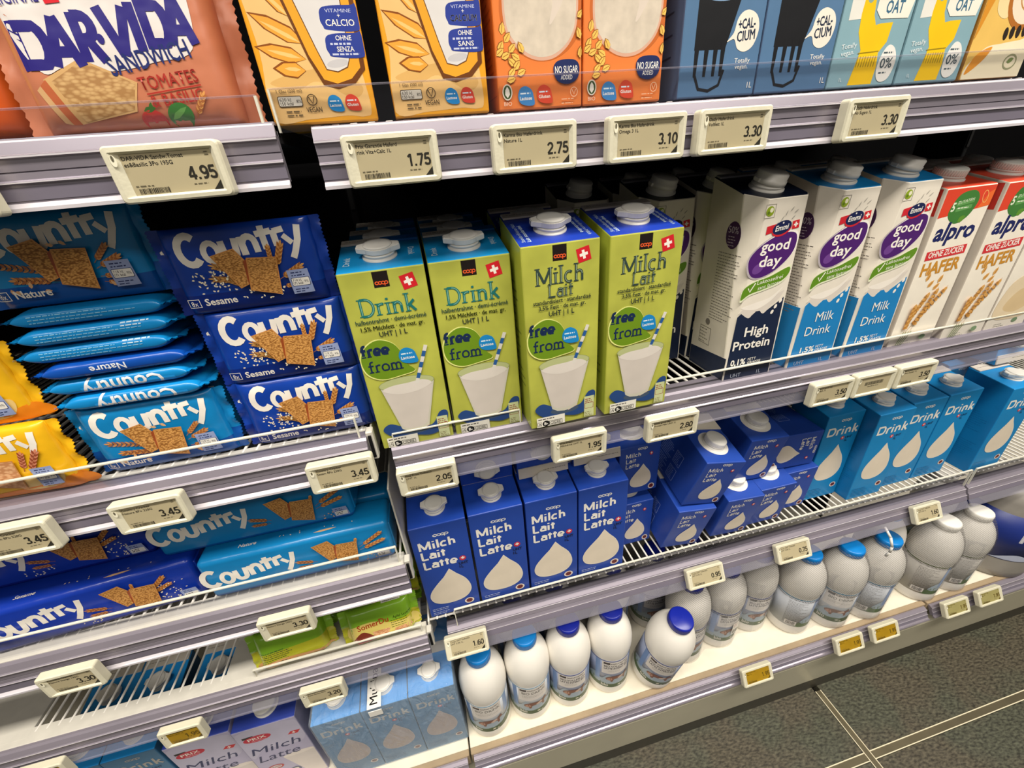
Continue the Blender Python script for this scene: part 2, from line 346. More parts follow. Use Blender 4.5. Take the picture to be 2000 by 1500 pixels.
# ------------------------------------------------------------------ the setting
m_floor = mat('slate_floor_tile', '#45463c', rough=.42, var=.30, scale=7, bump=.2, bscale=30)
_n = m_floor.node_tree.nodes; _l = m_floor.node_tree.links
_tc = _n.new('ShaderNodeTexCoord'); _mp = _n.new('ShaderNodeMapping'); _mp.inputs['Rotation'].default_value = (0, 0, .5); _mp.inputs['Scale'].default_value = (1, 2.4, 1)
_l.new(_tc.outputs['Object'], _mp.inputs[0]); _a = _n.new('ShaderNodeTexNoise'); _a.inputs['Scale'].default_value = 120; _a.inputs['Detail'].default_value = 4; _l.new(_mp.outputs[0], _a.inputs['Vector'])
_b = _n.new('ShaderNodeTexNoise'); _b.inputs['Scale'].default_value = 9; _l.new(_tc.outputs['Object'], _b.inputs['Vector'])
_ra = _n.new('ShaderNodeValToRGB'); _ra.color_ramp.elements[0].position = .35; _ra.color_ramp.elements[0].color = lin('#48443a'); _ra.color_ramp.elements[1].position = .68; _ra.color_ramp.elements[1].color = lin('#938e7b')
_rb = _n.new('ShaderNodeValToRGB'); _rb.color_ramp.elements[0].position = .42; _rb.color_ramp.elements[0].color = lin('#8d8478'); _rb.color_ramp.elements[1].position = .6; _rb.color_ramp.elements[1].color = lin('#75877b')
_mx = _n.new('ShaderNodeMix'); _mx.data_type = 'RGBA'; _mx.blend_type = 'MULTIPLY'; _mx.inputs[0].default_value = .75
_l.new(_a.outputs['Fac'], _ra.inputs[0]); _l.new(_b.outputs['Fac'], _rb.inputs[0]); _l.new(_ra.outputs[0], _mx.inputs[6]); _l.new(_rb.outputs[0], _mx.inputs[7]); _l.new(_mx.outputs[2], _n['Principled BSDF'].inputs['Base Color'])
fl = MB()
for x0, x1 in ((-3.0, .687), (.701, 3.5)):
    for y0, y1 in ((-3.0, .2), (.214, 1.0)): box(fl, x0, x1, y0, y1, -.02, 0, m_floor, .0008, 1)
box(fl, -3, 3.5, -3, 1, -.03, -.019, M_DARK)
struct('floor', fl)
m_brass = mat('nickel_floor_strip', '#8a8169', rough=.3, metal=.75, var=.1, scale=20); m_edge = mat('strip_edge_highlight', '#efe6c8', rough=.3, metal=.1, var=.05)  # pale edge colour carries the highlights of the metal ridges
t1 = MB(); box(t1, .687, .701, -3, .325, -.019, .0004, m_brass); box(t1, .687, .6885, -3, .325, -.019, .0016, m_edge); box(t1, .6995, .701, -3, .325, -.019, .0016, m_edge); struct('trim_1', t1)
t2 = MB()
for a, b in ((-3, .6868), (.7012, 3.5)):
    box(t2, a, b, .2, .214, -.019, .0002, m_brass); box(t2, a, b, .2, .2015, -.019, .0013, m_edge); box(t2, a, b, .2125, .214, -.019, .0013, m_edge)
struct('trim_2', t2)
wb = MB(); box(wb, -1.6, 2.2, .88, .92, 0, 1.75, mat('black_back_panel', '#070708', rough=.9, spec=.03)); struct('wall_back', wb)

m_kick = mat('olive_grey_kick_plate', '#b0ab96', rough=.38, var=.06, scale=10)
kp = MB(); extrude(kp, [(.334, .141), (.330, .137), (.330, .052), (.3315, .047), (.336, .046), (.38, .046), (.38, .141)], -1.6, 2.2, m_kick)
solo('kick_plate', kp, 'long olive grey kick plate under the bottom shelf along the floor', 'kick plate')
ps = MB(); box(ps, -1.6, 2.2, .334, .38, 0, .046, mat('dark_plinth', '#3b382e', rough=.5)); solo('plinth_strip', ps, 'narrow dark plinth strip between kick plate and tiled floor', 'plinth')  # strip below the kick plate in a darker colour

for x, lab in ((-.0695, 'dark upright post in the gap between the left and right shelf bays'), (.9275, 'dark upright post between the right bay and the bay at the right edge')):
    u = MB(); box(u, x - .004, x + .004, .60, .68, .046, 1.7, M_DARK, .001, 1)
    for k in range(30): box(u, x - .0025, x + .0025, .5985, .601, .1 + k * .05, .125 + k * .05, M_BLACK)
    solo('upright_post', u, lab, 'shelf post')

# ------------------------------------------------------------------ shelves
def rail(x0, x1, h, flap):
    """front strip, local origin at the lower front edge; returns (opaque part, clear lip)"""
    a = MB(); f0 = flap
    z = lambda t: f0 + (h - f0) * t
    extrude(a, [(.0035, z(0)), (.0026, z(.04)), (.0030, z(.16)), (.0024, z(.31)), (.0010, z(.33)), (.0010, z(.355)), (.0022, z(.38)), (.0024, z(.485)), (.0031, z(.492)), (.0031, z(.503)), (.0022, z(.51)), (.0016, z(.69)), (.0004, z(.71)), (.0004, z(.745)), (.0014, z(.765)), (.0040, z(.94)), (.0062, z(1)), (.024, z(1)), (.024, z(.9)), (.008, z(.85)), (.008, z(0))], x0, x1, M_RAIL)
    extrude(a, [(.0002, z(.712)), (.0002, z(.738)), (.001, z(.742)), (.001, z(.708))], x0, x1, M_RAILB)
    extrude(a, [(.0008, z(.332)), (.0008, z(.350)), (.0016, z(.353)), (.0016, z(.329))], x0, x1, M_RAILB)
    extrude(a, [(.0029, z(.490)), (.0029, z(.505)), (.0032, z(.505)), (.0032, z(.490))], x0, x1, M_RAILD)
    extrude(a, [(.0022, z(.06)), (.0022, z(.27)), (.0031, z(.27)), (.0031, z(.06))], x0, x1, M_RAILD)
    c = MB(); extrude(c, [(0, 0), (0, .0022), (.0012, .003), (.003, f0 + .001), (.0045, f0 + .001), (.0032, .0005)], x0, x1, M_FLAP if flap > .006 else M_RAILB)
    return a, c
def shelf(label, x0, x1, y, z, h, tilt, deck, flap=.004, risers=(), wires=True, yd=.378, plates=(), wx=None, depth=.51, brk=(), nose=True):
    t = thing('shelf', label, 'shelf', (0, y, z), group='shelves of the gondola')
    a, c = rail(x0, x1, h, flap); Xm = Matrix.Rotation(-math.radians(tilt), 4, 'X')
    for mb in (a, c): mb.v = [tuple(Xm @ Vector(v)) for v in mb.v]
    part('price_rail', a, t); part('rail_lip', c, t)
    def rel(mb): mb.v = [(v[0], v[1] - y, v[2] - z) for v in mb.v]; return mb
    y1 = y + depth
    if wires:
        g = MB(); wa, wb_ = wx or (x0 + .006, x1 - .006); n = int((wb_ - wa) / .0125)
        for i in range(n + 1):
            x = wa + (wb_ - wa) * i / n; rod(g, (x, yd, deck - .0017), (x, y1, deck - .0017), .0015, M_WIRE, 6)
        for yy, dz in ((yd + .004, .0042), (y + .2, .0042), (y1 - .01, .0042)): rod(g, (wa, yy, deck - dz), (wb_, yy, deck - dz), .0018, M_WIRE, 6)
        part('wire_grid', rel(g), t)
        if nose: g = MB(); box(g, x0 + .001, x1 - .001, yd - .0125, yd + .007, deck - .012, deck - .0006, M_METAL, .001, 1); part('deck_nosing', rel(g), t)
    else:
        d = MB(); box(d, x0, x1, yd - .012, y1, deck - .012, deck, M_DECK, .001, 1); part('light_block_deck', rel(d), t)  # unseen deck made solid to stop light leaking onto the shelf below
        d = MB(); box(d, x0, x1, yd - .016, yd - .004, deck - .008, deck + .0004, M_RAILB, .001, 1)
        for i in range(int((x1 - x0) / .0125)): box(d, x0 + .0125 * i, x0 + .0125 * i + .006, yd - .0065, yd - .003, deck, deck + .0022, M_WIRE, .0008, 1)
        part('deck_nosing', rel(d), t)
    for px0, px1 in plates:
        d = MB(); box(d, px0, px1, yd - .006, y1, deck - .004, deck - .0005, M_METAL, .0005, 1); part('deck_plate', rel(d), t)
    for rx0, rx1, ry, rz0, rz1 in risers:
        q = MB(); box(q, rx0, rx1, ry, ry + .0022, rz0, rz1, M_CLEAR); r_ = part('front_riser', rel(q), t)
        q = MB(); box(q, rx0, rx1, ry - .0004, ry + .0026, rz1 - .0002, rz1 + (.0016 if deck < 1 else .0007), M_EDGE if deck < 1 else M_FLAP, .0003, 1); box(q, rx1 - .0012, rx1 + .0004, ry - .0003, ry + .0025, rz0, rz1, M_EDGE); box(q, rx0 - .0004, rx0 + .0008, ry - .0003, ry + .0025, rz0, rz1, M_EDGE); part('riser_edge', rel(q), r_)
    for bx, up in brk:
        q = MB(); bb = boxbm(bx - .001, bx + .001, yd - .002, y1, deck - .035, deck + up, .0004, 1); q.bm(bb, M_METAL); bb.free()
        box(q, bx - .0035, bx + .0035, yd - .014, yd - .003, deck - .03, deck + .004, M_METAL, .001, 1); box(q, bx - .0015, bx + .0015, yd - .016, yd - .013, deck - .026, deck, M_DARK); part('end_bracket', rel(q), t)
    return t
LX = -1.25
shelf('top shelf of the left bay carrying the pink cracker sandwich pack', LX, -.078, .346, 1.0845, .040, 0, 1.123, risers=((-.6, -.084, .352, 1.121, 1.139),), wires=False, yd=.366)
shelf('top shelf of the right bay carrying the oat drink cartons', -.056, .925, .350, 1.081, .0395, 0, 1.1195, risers=((-.0765, .925, .356, 1.118, 1.1425),), wires=False, yd=.370)
shelf('second shelf of the left bay with square flat cracker packs', LX, -.082, .353, .820, .040, 3, .8595, risers=((-.7, -.088, .364, .856, .8815),), brk=((-.079, .0),))
shelf('second shelf of the right bay with lime and white milk cartons', -.062, .925, .360, .788, .050, 0, .8365, flap=.014, risers=((-.058, .077, .3665, .836, .8535), (.243, .925, .3665, .836, .8535)))
shelf('third shelf of the left bay with long cracker sticks', LX, -.082, .357, .622, .044, 2, .668, risers=((-.8, -.088, .369, .664, .693),), brk=((-.079, .11),))
shelf('third shelf of the right bay with dark blue and light blue milk cartons', -.056, .925, .364, .451, .043, 30, .5115, flap=.012, yd=.389, nose=False, risers=((-.04, .922, .3855, .487, .5235),), wx=(-.079, .919))
shelf('third shelf of the bay at the right picture edge', .930, 1.9, .364, .451, .043, 30, .5115, flap=.012, yd=.389, nose=False, risers=((.932, 1.9, .3855, .487, .5235),))
shelf('half empty fourth shelf of the left bay with bare wires and green packs', LX, -.082, .360, .462, .047, 4, .510, flap=.013, yd=.385, risers=((-.31, -.088, .377, .507, .5225),), plates=((-.66, -.575), (-.352, -.09), (LX, -.67)), wx=(-.570, -.356), brk=((-.079, 0),))
def base_shelf(label, x0, x1):
    t = thing('base_shelf', label, 'shelf', (0, .32, .17), group='white bottom shelves')
    d = MB(); box(d, x0, x1, .3515, .88, .165, .19, mat('white_base_board', '#e9e2d0', rough=.45, var=.03), .001, 1); d.v = [(v[0], v[1] - .32, v[2] - .17) for v in d.v]; part('base_board', d, t)
    d = MB(); box(d, x0, x1, .3415, .3512, .16, .1915, mat('beige_edge_strip', '#a79377', rough=.4, var=.12, scale=25), .001, 1); d.v = [(v[0], v[1] - .32, v[2] - .17) for v in d.v]; part('edge_strip', d, t)
    a, c = rail(x0 + .004, x1 - .004, .027, .004); c.slots = [M_RAIL]; Xm = Matrix.Translation((0, .002, -.003)) @ Matrix.Rotation(-math.radians(32), 4, 'X')
    for mb, nm in ((a, 'price_rail'), (c, 'rail_lip')): mb.v = [tuple(Xm @ Vector(v)) for v in mb.v]; part(nm, mb, t)
base_shelf('white bottom shelf of the left bay under the light blue multipack', -1.25, -.0665)
base_shelf('white bottom shelf of the right bay under the milk bottles', -.0635, .921)
base_shelf('white bottom shelf of the bay at the right picture edge', .926, 1.9)

# ------------------------------------------------------------------ electronic price tags
def rrect(x0, x1, z0, z1, r, k=4):
    p = []
    for cx, cz, a in ((x1 - r, z0 + r, -90), (x1 - r, z1 - r, 0), (x0 + r, z1 - r, 90), (x0 + r, z0 + r, 180)):
        p += [(cx + r * math.cos(math.radians(a + 90 * i / k)), cz + r * math.sin(math.radians(a + 90 * i / k))) for i in range(k + 1)]
    return p
def tag(label, x, y, z, tilt, price, l1='', l2='', w=.064, h=.0325, scr=None, code=False):
    t = thing('price_tag', label, 'price tag', (x, y, z), (-math.radians(tilt), 0, 0), 'electronic price tags')
    b = MB(); a = w / 2; rings = [(rrect(-a, a, 0, h, .003), 0.), (rrect(-a, a, 0, h, .003), -.0078), (rrect(-a + .001, a - .001, .001, h - .001, .0026), -.0092), (rrect(-a + .0035, a - .0035, .0032, h - .0036, .001), -.0094), (rrect(-a + .0085, a - .0062, .0046, h - .005, .0004), -.0072)]
    n = len(rings[0][0]); vs = [(px, yy, pz) for r_, yy in rings for px, pz in r_]; fs = []
    for j in range(len(rings) - 1): fs += [[j * n + i, j * n + (i + 1) % n, (j + 1) * n + (i + 1) % n, (j + 1) * n + i] for i in range(n)]
    fs.append(list(range(n))[::-1]); b.add(vs, fs, M_TAG)
    A = Art(); A.ell(-a * 1000 + 5.6, h * 1000 - 8.2, 1.7, 3.3, '#f3eed6'); A.ell(-a * 1000 + 5.5, h * 1000 - 7, .9, 1.9, '#8d8770'); A.rect(-a * 1000 + 5.2, h * 1000 - 8.4, .6, 2.8, '#4a4638')
    A.to(b, lambda u, v, e: (u / 1000, -.0092 - e - .0003, v / 1000)); part('tag_case', b, t)
    s = MB(); x0, x1, z0, z1 = -a + .0083, a - .006, .0044, h - .0048; s.add([(x0, -.0074, z0), (x1, -.0074, z0), (x1, -.0074, z1), (x0, -.0074, z1)], [[0, 1, 2, 3]], scr or M_SCR)
    A = Art(); L = x0 * 1000; Rr = x1 * 1000; T = z1 * 1000; B = z0 * 1000; k = '#2a2822'
    if code: A.bars(L + 9, B + 11, Rr - L - 20, 5, k, 5); A.lines(L + 14, B + 8.5, 26, 1, 2, k, .8)
    else:
        ink_ = k if not scr else '#5d4a12'
        for i, s_ in enumerate((l1, l2)):
            if s_: A.text(s_, L + .8, T - 3.6 - 3.5 * i, 2.3, ink_, bold=.012)
        if price: heavy(A, price, Rr - 17.2, B + 6.6, 7.6, ink_, 16.8, .18); A.lines(Rr - 16, B + 3.9, 12, 1, 2, '#6b6450', .6, 4)
        A.bars(L + 3, B + .7, 17, 3.2, ink_); A.lines(L + 2, B + 5, 14, 1, 2, '#6b6450', .6, 7)
        A.poly([(Rr - 5.5, B), (Rr, B), (Rr, B + 5.5)], ink_); A.lines(Rr - 4, T - 2, 3, 2, 1.4, '#6b6450', .6, 3)
    A.to(s, lambda u, v, e: (u / 1000, -.0074 - e, v / 1000)); part('display', s, t)
T1, T2, T3 = (.345, 1.0838), (.3575, .7845), (.3615, .4535)
tag('price tag reading 4.95 on the rail below the pink cracker sandwich pack', -.143, .343, 1.0835, 0, '4.95', 'DAR-VIDA Sandw.Tomat', 'es&Basilic 3Po 195G', .0655)
tag('price tag cut off by the left picture edge on the top left rail', -.272, .343, 1.0832, 0, '3.95', 'Cracker Sandwich', 'Fromage 195G', .060)
for x, p, a_, b_, w_, lab in ((-.005, '1.75', 'Prix Garantie Haferd', 'rink Vita+Calc 1L', .065, 'price tag reading 1.75 at the left end of the top right rail'), (.099, '2.75', 'Karma Bio Haferdrink', 'Nature 1L', .065, 'price tag reading 2.75 below the first orange oat carton'),
        (.190, '3.10', 'Karma Bio Haferdrink', 'Omega 3 1L', .066, 'price tag reading 3.10 below the second orange oat carton'), (.267, '3.30', 'Oatly Haferdrink', 'Vollfett 1L', .066, 'price tag reading 3.30 below the dark blue oat cartons'), (.406, '3.30', 'Oatly Haferdrink', 'No Sugars 1L', .064, 'price tag reading 3.30 below the pale blue carton with yellow arm')):
    tag(lab, x, .347, 1.0805, 0, p, a_, b_, w_)
for x, p, a_, b_, w_, lab in ((-.031, '2.05', 'Free From Vollmilch', 'UHT 1L', .062, 'price tag reading 2.05 below the first lime green carton'), (.139, '1.95', 'Free From', 'Milchdrink UHT 1L', .064, 'price tag reading 1.95 below the tall lime green cartons'), (.254, '2.80', 'Emmi good day', 'Protein Milk UHT 1L', .066, 'price tag reading 2.80 below the gap beside the high protein carton'),
        (.4755, '3.50', 'Emmi good day', 'Milch 1L', .060, 'leftmost tag of the row of three, reading 3.50'), (.6065, '3.50', 'Alpro Haferdrink', 'Ohne Zucker 1L', .062, 'rightmost tag of the row of three, reading 3.50')):
    tag(lab, x, .357, .7855, 0, p, a_, b_, w_)
tag('middle tag of the row of three, showing only a barcode', .540, .357, .7855, 0, '', w=.062, code=True)
for x, p, w_, lab in ((-.031, '1.60', .063, 'price tag reading 1.60 at the left end of the third right rail'), (.362, '0.95', .066, 'price tag reading 0.95 below the stacked half litre cartons'), (.529, '0.75', .066, 'price tag reading 0.75 right of the half litre cartons'), (.812, '1.60', .060, 'price tag reading 1.60 below the light blue carton row')):
    tag(lab, x, .361, .4555, 30, p, 'Coop UHT Vollmilch', 'UHT 3.5% 1L', w_)
for x, p, b_, w_, lab in ((-.109, '3.45', 'Sesam 8Po 228G', .062, 'price tag reading 3.45 below the dark blue sesame packs'), (-.276, '3.45', 'Nature 8Po 228G', .059, 'price tag reading 3.45 below the light blue cracker packs'), (-.380, '3.45', 'Vollkorn 8Po 228G', .057, 'price tag reading 3.45 at the left edge below the yellow packs')):
    tag(lab, x, .350, .8175, 3, p, 'Country Cracker', b_, w_)
for x, w_, lab in ((-.442, .055, 'price tag reading 3.30 above the bare wire shelf'), (-.224, .058, 'price tag reading 3.30 above the green cracker packs')):
    tag(lab, x, .353, .6185, 2, '3.30', 'Country Cracker', 'Nature Stange 190G', w_)
tag('price tag reading 3.20 below the green cracker packs', -.229, .356, .4580, 4, '3.20', 'Cracker Sandwich', 'Apfel Sesam 90G', .056)
tag('yellow display tag reading 1.95 on the rail above the white and violet milk cartons', -.402, .356, .4575, 4, '1.95', 'Prix Garantie', 'Milch UHT 1L', .050, scr=M_SCY)
tag('yellow display tag in the lower left picture corner', -.556, .356, .4570, 4, '1.60', 'Coop Drink', 'UHT 1L', .050, scr=M_SCY)
for i, (x, lab) in enumerate(((.487, 'yellow tag on the bottom rail, first from the left beside the empty white shelf'), (.698, 'yellow tag on the bottom rail below the first film wrapped light blue capped bottles'), (.785, 'yellow tag on the bottom rail, third from the left'), (.968, 'pale yellow tag on the bottom rail below the white capped bottles'), (1.058, 'pale yellow tag farthest right on the bottom rail'))):
    tag(lab, x, .316, .1765, 30, '1.95', 'Naturaplan Bio', 'Milch 1L', .064, scr=M_SCY if i < 3 else mat('tag_pale_yellow_display', '#a39a63', rough=.3))

# ------------------------------------------------------------------ cartons
def carton_mesh(W, D, Hf, Hb, cf, cside, ctop, front=None, left=None, right=None, top=None, seam=('#ddd8cc', None), cham=0., seamw=.011, seamfrac=.5):
    """brick carton, origin at the bottom of its front face, front at y = 0, depth along +y"""
    mb = MB(); a = W / 2; slope = (Hb - Hf) / D; mf, ms, mt = [ink(c) if isinstance(c, str) else c for c in (cf, cside, ctop)]
    def pick(p):
        n = nrm(p)
        return mf if n.y < -.6 else mt if n.z > .5 else ms
    if cham:
        c = cham; vs = [(-a, 0, 0), (a, 0, 0), (a, D, 0), (-a, D, 0), (-a + c, 0, Hf), (a - c * .25, 0, Hf), (a, D, Hb), (-a, D, Hb), (-a, c, Hf + slope * c), (a, c * .3, Hf + slope * c * .3)]
        b = bmesh.new(); bv = [b.verts.new(v) for v in vs]
        for f in ((0, 1, 5, 4), (1, 2, 6, 9), (2, 3, 7, 6), (3, 0, 8, 7), (4, 5, 9, 6, 7, 8), (3, 2, 1, 0), (0, 4, 8), (1, 9, 5)): b.faces.new([bv[i] for i in f])
        bmesh.ops.bevel(b, geom=b.edges[:], offset=.0007, segments=1, affect='EDGES'); bmesh.ops.recalc_face_normals(b, faces=b.faces)
        mb.bm(b, lambda p: mf if nrm(p).y < -.3 else mt if nrm(p).z > .5 else ms); b.free()
    else:
        def sh(v):
            if v.co.z > Hf * .5: v.co.z = Hf + slope * v.co.y
        b = boxbm(-a, a, 0, D, 0, Hf, .0013, 2, sh); mb.bm(b, pick); b.free()
    if front: front.to(mb, lambda u, v, e: (max(-a + .0006, min(a - .0006, u / 1000)), -e, max(.0006, min(Hf - .0006, v / 1000))))
    if left: left.to(mb, lambda u, v, e: (-a - e, D - u / 1000, v / 1000))
    if right: right.to(mb, lambda u, v, e: (a + e, u / 1000, v / 1000))
    k = math.hypot(1, slope)
    if top: top.to(mb, lambda u, v, e: (u / 1000, v / 1000 / k - e * slope, Hf + slope * v / 1000 / k + e))
    if seam and seam[0]:
        y0 = D - seamw - .001; X = Matrix.Translation((0, y0, Hf + slope * y0)) @ Matrix.Rotation(math.atan(slope), 4, 'X')
        xs = -a + W * seamfrac if seam[1] else a - .001
        box(mb, -a + .001, xs, 0, seamw, .0002, .0022, ink(seam[0]), .0004, 1, X)
        if seam[1]: box(mb, xs, a - .001, 0, seamw, .0002, .0022, ink(seam[1]), .0004, 1, X)
        Q = Art(); Q.lines(-a * 1000 + 5, seamw * 480, W * 1000 * (seamfrac if seam[1] else .8) * .7, 1, 2, '#8f8a80', 1.1, 9)
        Q.to(mb, lambda u, v, e: tuple(X @ Vector((u / 1000, v / 1000, .0022 + e))))
    return mb
def cap_parts(kind, W, D, Hf, Hb, cy=None, r=.0135, m=None):
    slope = (Hb - Hf) / D; cy = cy or D * .40; X = Matrix.Translation((0, cy, Hf + slope * cy)) @ Matrix.Rotation(math.atan(slope), 4, 'X'); m = m or M_WHITE
    base = MB(); c = MB()
    lathe(base, [(r * 1.13, -.001), (r * 1.13, .0012), (r * 1.0, .0016), (r * .98, .0030), (r * 1.03, .0032), (r * 1.03, .0046), (r * .9, .0050), (r * .9, .006)], m, 36, X)
    if kind == 'ears':
        pts = [(r * math.cos(math.radians(q)), r * math.sin(math.radians(q))) for q in range(35, 146, 10)] + [(-r * 1.36, r * .34), (-r * 1.4, -r * .2)] + [(r * math.cos(math.radians(q)), r * math.sin(math.radians(q))) for q in range(215, 326, 10)] + [(r * 1.4, -r * .2), (r * 1.36, r * .34)]
        b = bmesh.new(); f = b.faces.new([b.verts.new((x, y, .0052)) for x, y in pts]); e = bmesh.ops.extrude_face_region(b, geom=[f])
        for v in e['geom']:
            if isinstance(v, bmesh.types.BMVert): v.co.z = .0105
        bmesh.ops.recalc_face_normals(b, faces=b.faces); bmesh.ops.bevel(b, geom=[q for q in b.edges if abs(q.verts[0].co.z - q.verts[1].co.z) < 1e-5], offset=.0007, segments=2, affect='EDGES'); c.bm(b, m, False, X); b.free()
        lathe(c, [(r * .94, .0104), (r * .92, .0113), (r * .7, .0117), (0, .0118)], m, 32, X)
    elif kind == 'flip':
        Xt = X @ Matrix.Rotation(.13, 4, 'Y')
        lathe(c, [(r * .97, .005), (r * 1.05, .0056), (r * 1.05, .0096), (r, .010), (r * .99, .0152), (r * .9, .0163), (0, .0166)], m, 36, Xt)
        box(c, -r * 1.16, -r * .9, -.004, .004, .0056, .0095, m, .0008, 2, Xt)
    else:
        lathe(c, [(r * .97, .0045), (r * 1.02, .005), (r * 1.02, .0115), (r * .95, .0123), (0, .0125)], m, 40, X)
        for i in range(40): box(c, r * 1.0, r * 1.035, -.0005, .0005, .0052, .011, m, 0, 1, X @ Matrix.Rotation(i * math.pi / 20, 4, 'Z'))
    return c, base
def proto(body, cap=None):
    p = [('body', body.mesh('carton_body'), [])]
    if cap: p.append(('cap', cap[0].mesh('cap'), [('cap_base', cap[1].mesh('cap_base'))]))
    return p
OR, WH, NV = '#e85b2a', '#f1ede4', '#1c2550'
def lactose(a, x, y, r, col='#1b86c9', word='Lactose'):
    a.blob([(x - r, y), (x - r * .7, y + r * .75), (x, y + r), (x + r * .75, y + r * .6), (x + r, y - r * .1), (x + r * 1.05, y - r * .95), (x, y - r), (x - r * .75, y - r * .7)], col)
    a.text(word, x - r * .78, y - r * .42, r * .36, WH, w=r * 1.55, bold=.02); a.lines(x - r * .7, y + r * .18, r * 1.3, 1, 1, '#dcebf5', r * .16, 2)
# lime green lactose free cartons
def lime(kind):
    a = Art(); lime_ = mat('mottled_lime_print', '#b3b64c', rough=.38, var=.16, scale=24, bump=.1, bscale=28)
    yc = 165.8 if kind == 'drink' else 171.2; a.rect(-8, yc, 13, 13.5, '#1b1210'); coopmark(a, -6.8, yc + 2.4, 10.8, 2.8, OR); a.swiss(21, yc + 2.5, 12.5, .22)
    dk, lt = ('#1d6f6c', '#7fb0a0') if kind == 'drink' else ('#33453f', '#93a58a')
    if kind == 'drink':
        serif(a, 'Drink', -26, 142, 15, dk, lt, 50); a.text('halbentrahmt · demi-écrémé', 0, 135, 4.2, '#25453c', w=62, align='c', bold=.012); a.text('1,5% Milchfett · de mat. gr.', 0, 128.5, 4.2, '#25453c', w=56, align='c', bold=.012)
    else:
        serif(a, 'Milch', -25, 151.5, 14.5, dk, lt, 47); serif(a, 'Lait', -14, 139.5, 11, dk, lt, 25); a.text('standardisiert · standardisé', 0, 134, 3.9, '#25312c', w=56, align='c', bold=.012); a.text('3,5% Fett · de mat. gr.', 0, 128.5, 3.9, '#25312c', w=46, align='c', bold=.012)
    a.text('UHT | 1 L', -1, 121.8, 4.8, '#25312c', w=25, align='c', bold=.015)
    bl = [(-17, 119), (-29, 113), (-35, 101), (-32, 87), (-20, 79.5), (-2, 81), (11, 84), (5, 92), (3, 102), (-4, 114)]
    a.blob([(x * 1.035, (y - 99) * 1.05 + 99) for x, y in bl], '#e4e68a'); a.blob(bl, '#6d8f1c')
    for t, x, y, w_, th in (('free', -34, 104, 26, .25), ('from', -30.5, 88, 32, .14)):
        heavy(a, t, x, y, 10.8, '#16294f', w_, th); px = x; W_ = sum(GL[c][0] for c in t)
        for c in t:
            for p in GL[c][1]:
                for q in (p[0], p[-1]):
                    if q[1] < .01 and c in 'frm': a.rect(px + (q[0] - .16) * w_ / W_, y - .3, .32 * w_ / W_, 1.1, '#16294f')
            px += GL[c][0] * w_ / W_
    lactose(a, 7, 100, 8)
    a.blob([(-32, 22), (-24, 29), (-8, 22), (16, 20), (26, 33), (33, 34), (34, 27), (28, 14), (14, 8), (-6, 12), (-20, 11)], '#27477f')
    a.ell(0, 17.5, 15.5, 4.5, '#44546a'); a.poly([(4, 16), (14, 20), (15, 26), (3, 21)], '#dcb9a2')
    a.poly([(-25, 72), (-13.5, 21), (-8, 17.5), (0, 16.3), (8, 17.5), (14, 21), (27, 72)], '#c9c5b4'); a.poly([(-23.5, 66), (-12.5, 24), (-8, 21), (0, 20), (8, 21), (12.5, 24), (24.5, 66)], M_GLASSMILK)
    a.ell(.7, 72, 26.3, 7, '#b7bd86'); a.ring(.7, 72, 26.5, 7.2, .5, '#8b9362'); a.blob([(-23, 67), (-14, 71), (2, 72), (16, 73), (24, 68), (10, 62), (-8, 61)], '#ded6cd')
    for i in range(7):
        t = i / 7; a.poly([(10 + 15 * t - 1.6, 70 + 38 * t), (10 + 15 * t + 1.6, 69 + 38 * t), (10 + 15 * (t + .15) + 1.6, 69 + 38 * (t + .15)), (10 + 15 * (t + .15) - 1.6, 70 + 38 * (t + .15))], '#2a5a9a' if i % 2 else '#ddd8cf')
    a.rect(22, 3, 11, 25, '#c9cf9d'); a.frame(22.6, 13, 9.8, 7, .5, '#a05a48'); a.lines(23, 24, 9, 3, 2.2, '#96403a', .9, 3); a.lines(23, 8, 9, 3, 2, '#8a7d55', .8, 4)
    a.rect(-31, 1.5, 31, 11.5, '#ebe7da'); a.lines(-29.5, 10, 27, 1, 2, '#55504a', 1.2, 1); a.ell(-21, 5, 4, 3.6, '#171717'); a.text('B-', -23, 3.3, 3.4, WH, bold=.03)
    for i, ch in enumerate('ACDE'): x = (-28.8, -15.8, -10.8, -5.8)[i]; a.frame(x - 1.6, 2.6, 4.4, 5, .4, '#4b4741'); a.text(ch, x - .6, 3.4, 3.2, '#4b4741')
    tp = Art(); tc_ = '#cfe4f0'
    if kind == 'drink': tp.text('Drink', -26, 14, 5.5, tc_, rot=1.57, bold=.01); tp.text('Drink', 25, 42, 5.5, tc_, rot=-1.57, bold=.01)
    else:
        for s in (-1, 1):
            for i, t_ in enumerate(('Standardisierte Milch', 'Lait standardisé')): tp.text(t_, s * (29 - 5 * i), 8 if s < 0 else 50, 3.6, tc_, w=42 - 6 * i, rot=1.57 * -s, bold=.015)
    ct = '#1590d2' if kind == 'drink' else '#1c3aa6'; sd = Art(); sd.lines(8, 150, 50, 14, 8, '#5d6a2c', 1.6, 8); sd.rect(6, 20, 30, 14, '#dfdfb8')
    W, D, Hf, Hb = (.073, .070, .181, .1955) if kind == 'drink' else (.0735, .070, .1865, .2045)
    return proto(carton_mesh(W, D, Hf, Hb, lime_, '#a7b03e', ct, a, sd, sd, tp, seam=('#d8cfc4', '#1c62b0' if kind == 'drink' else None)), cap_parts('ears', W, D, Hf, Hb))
P_DRINKFF = lime('drink'); P_MILCHFF = lime('milch')
RX, RD = .0735, .072
GF = 'lactose free drink cartons'
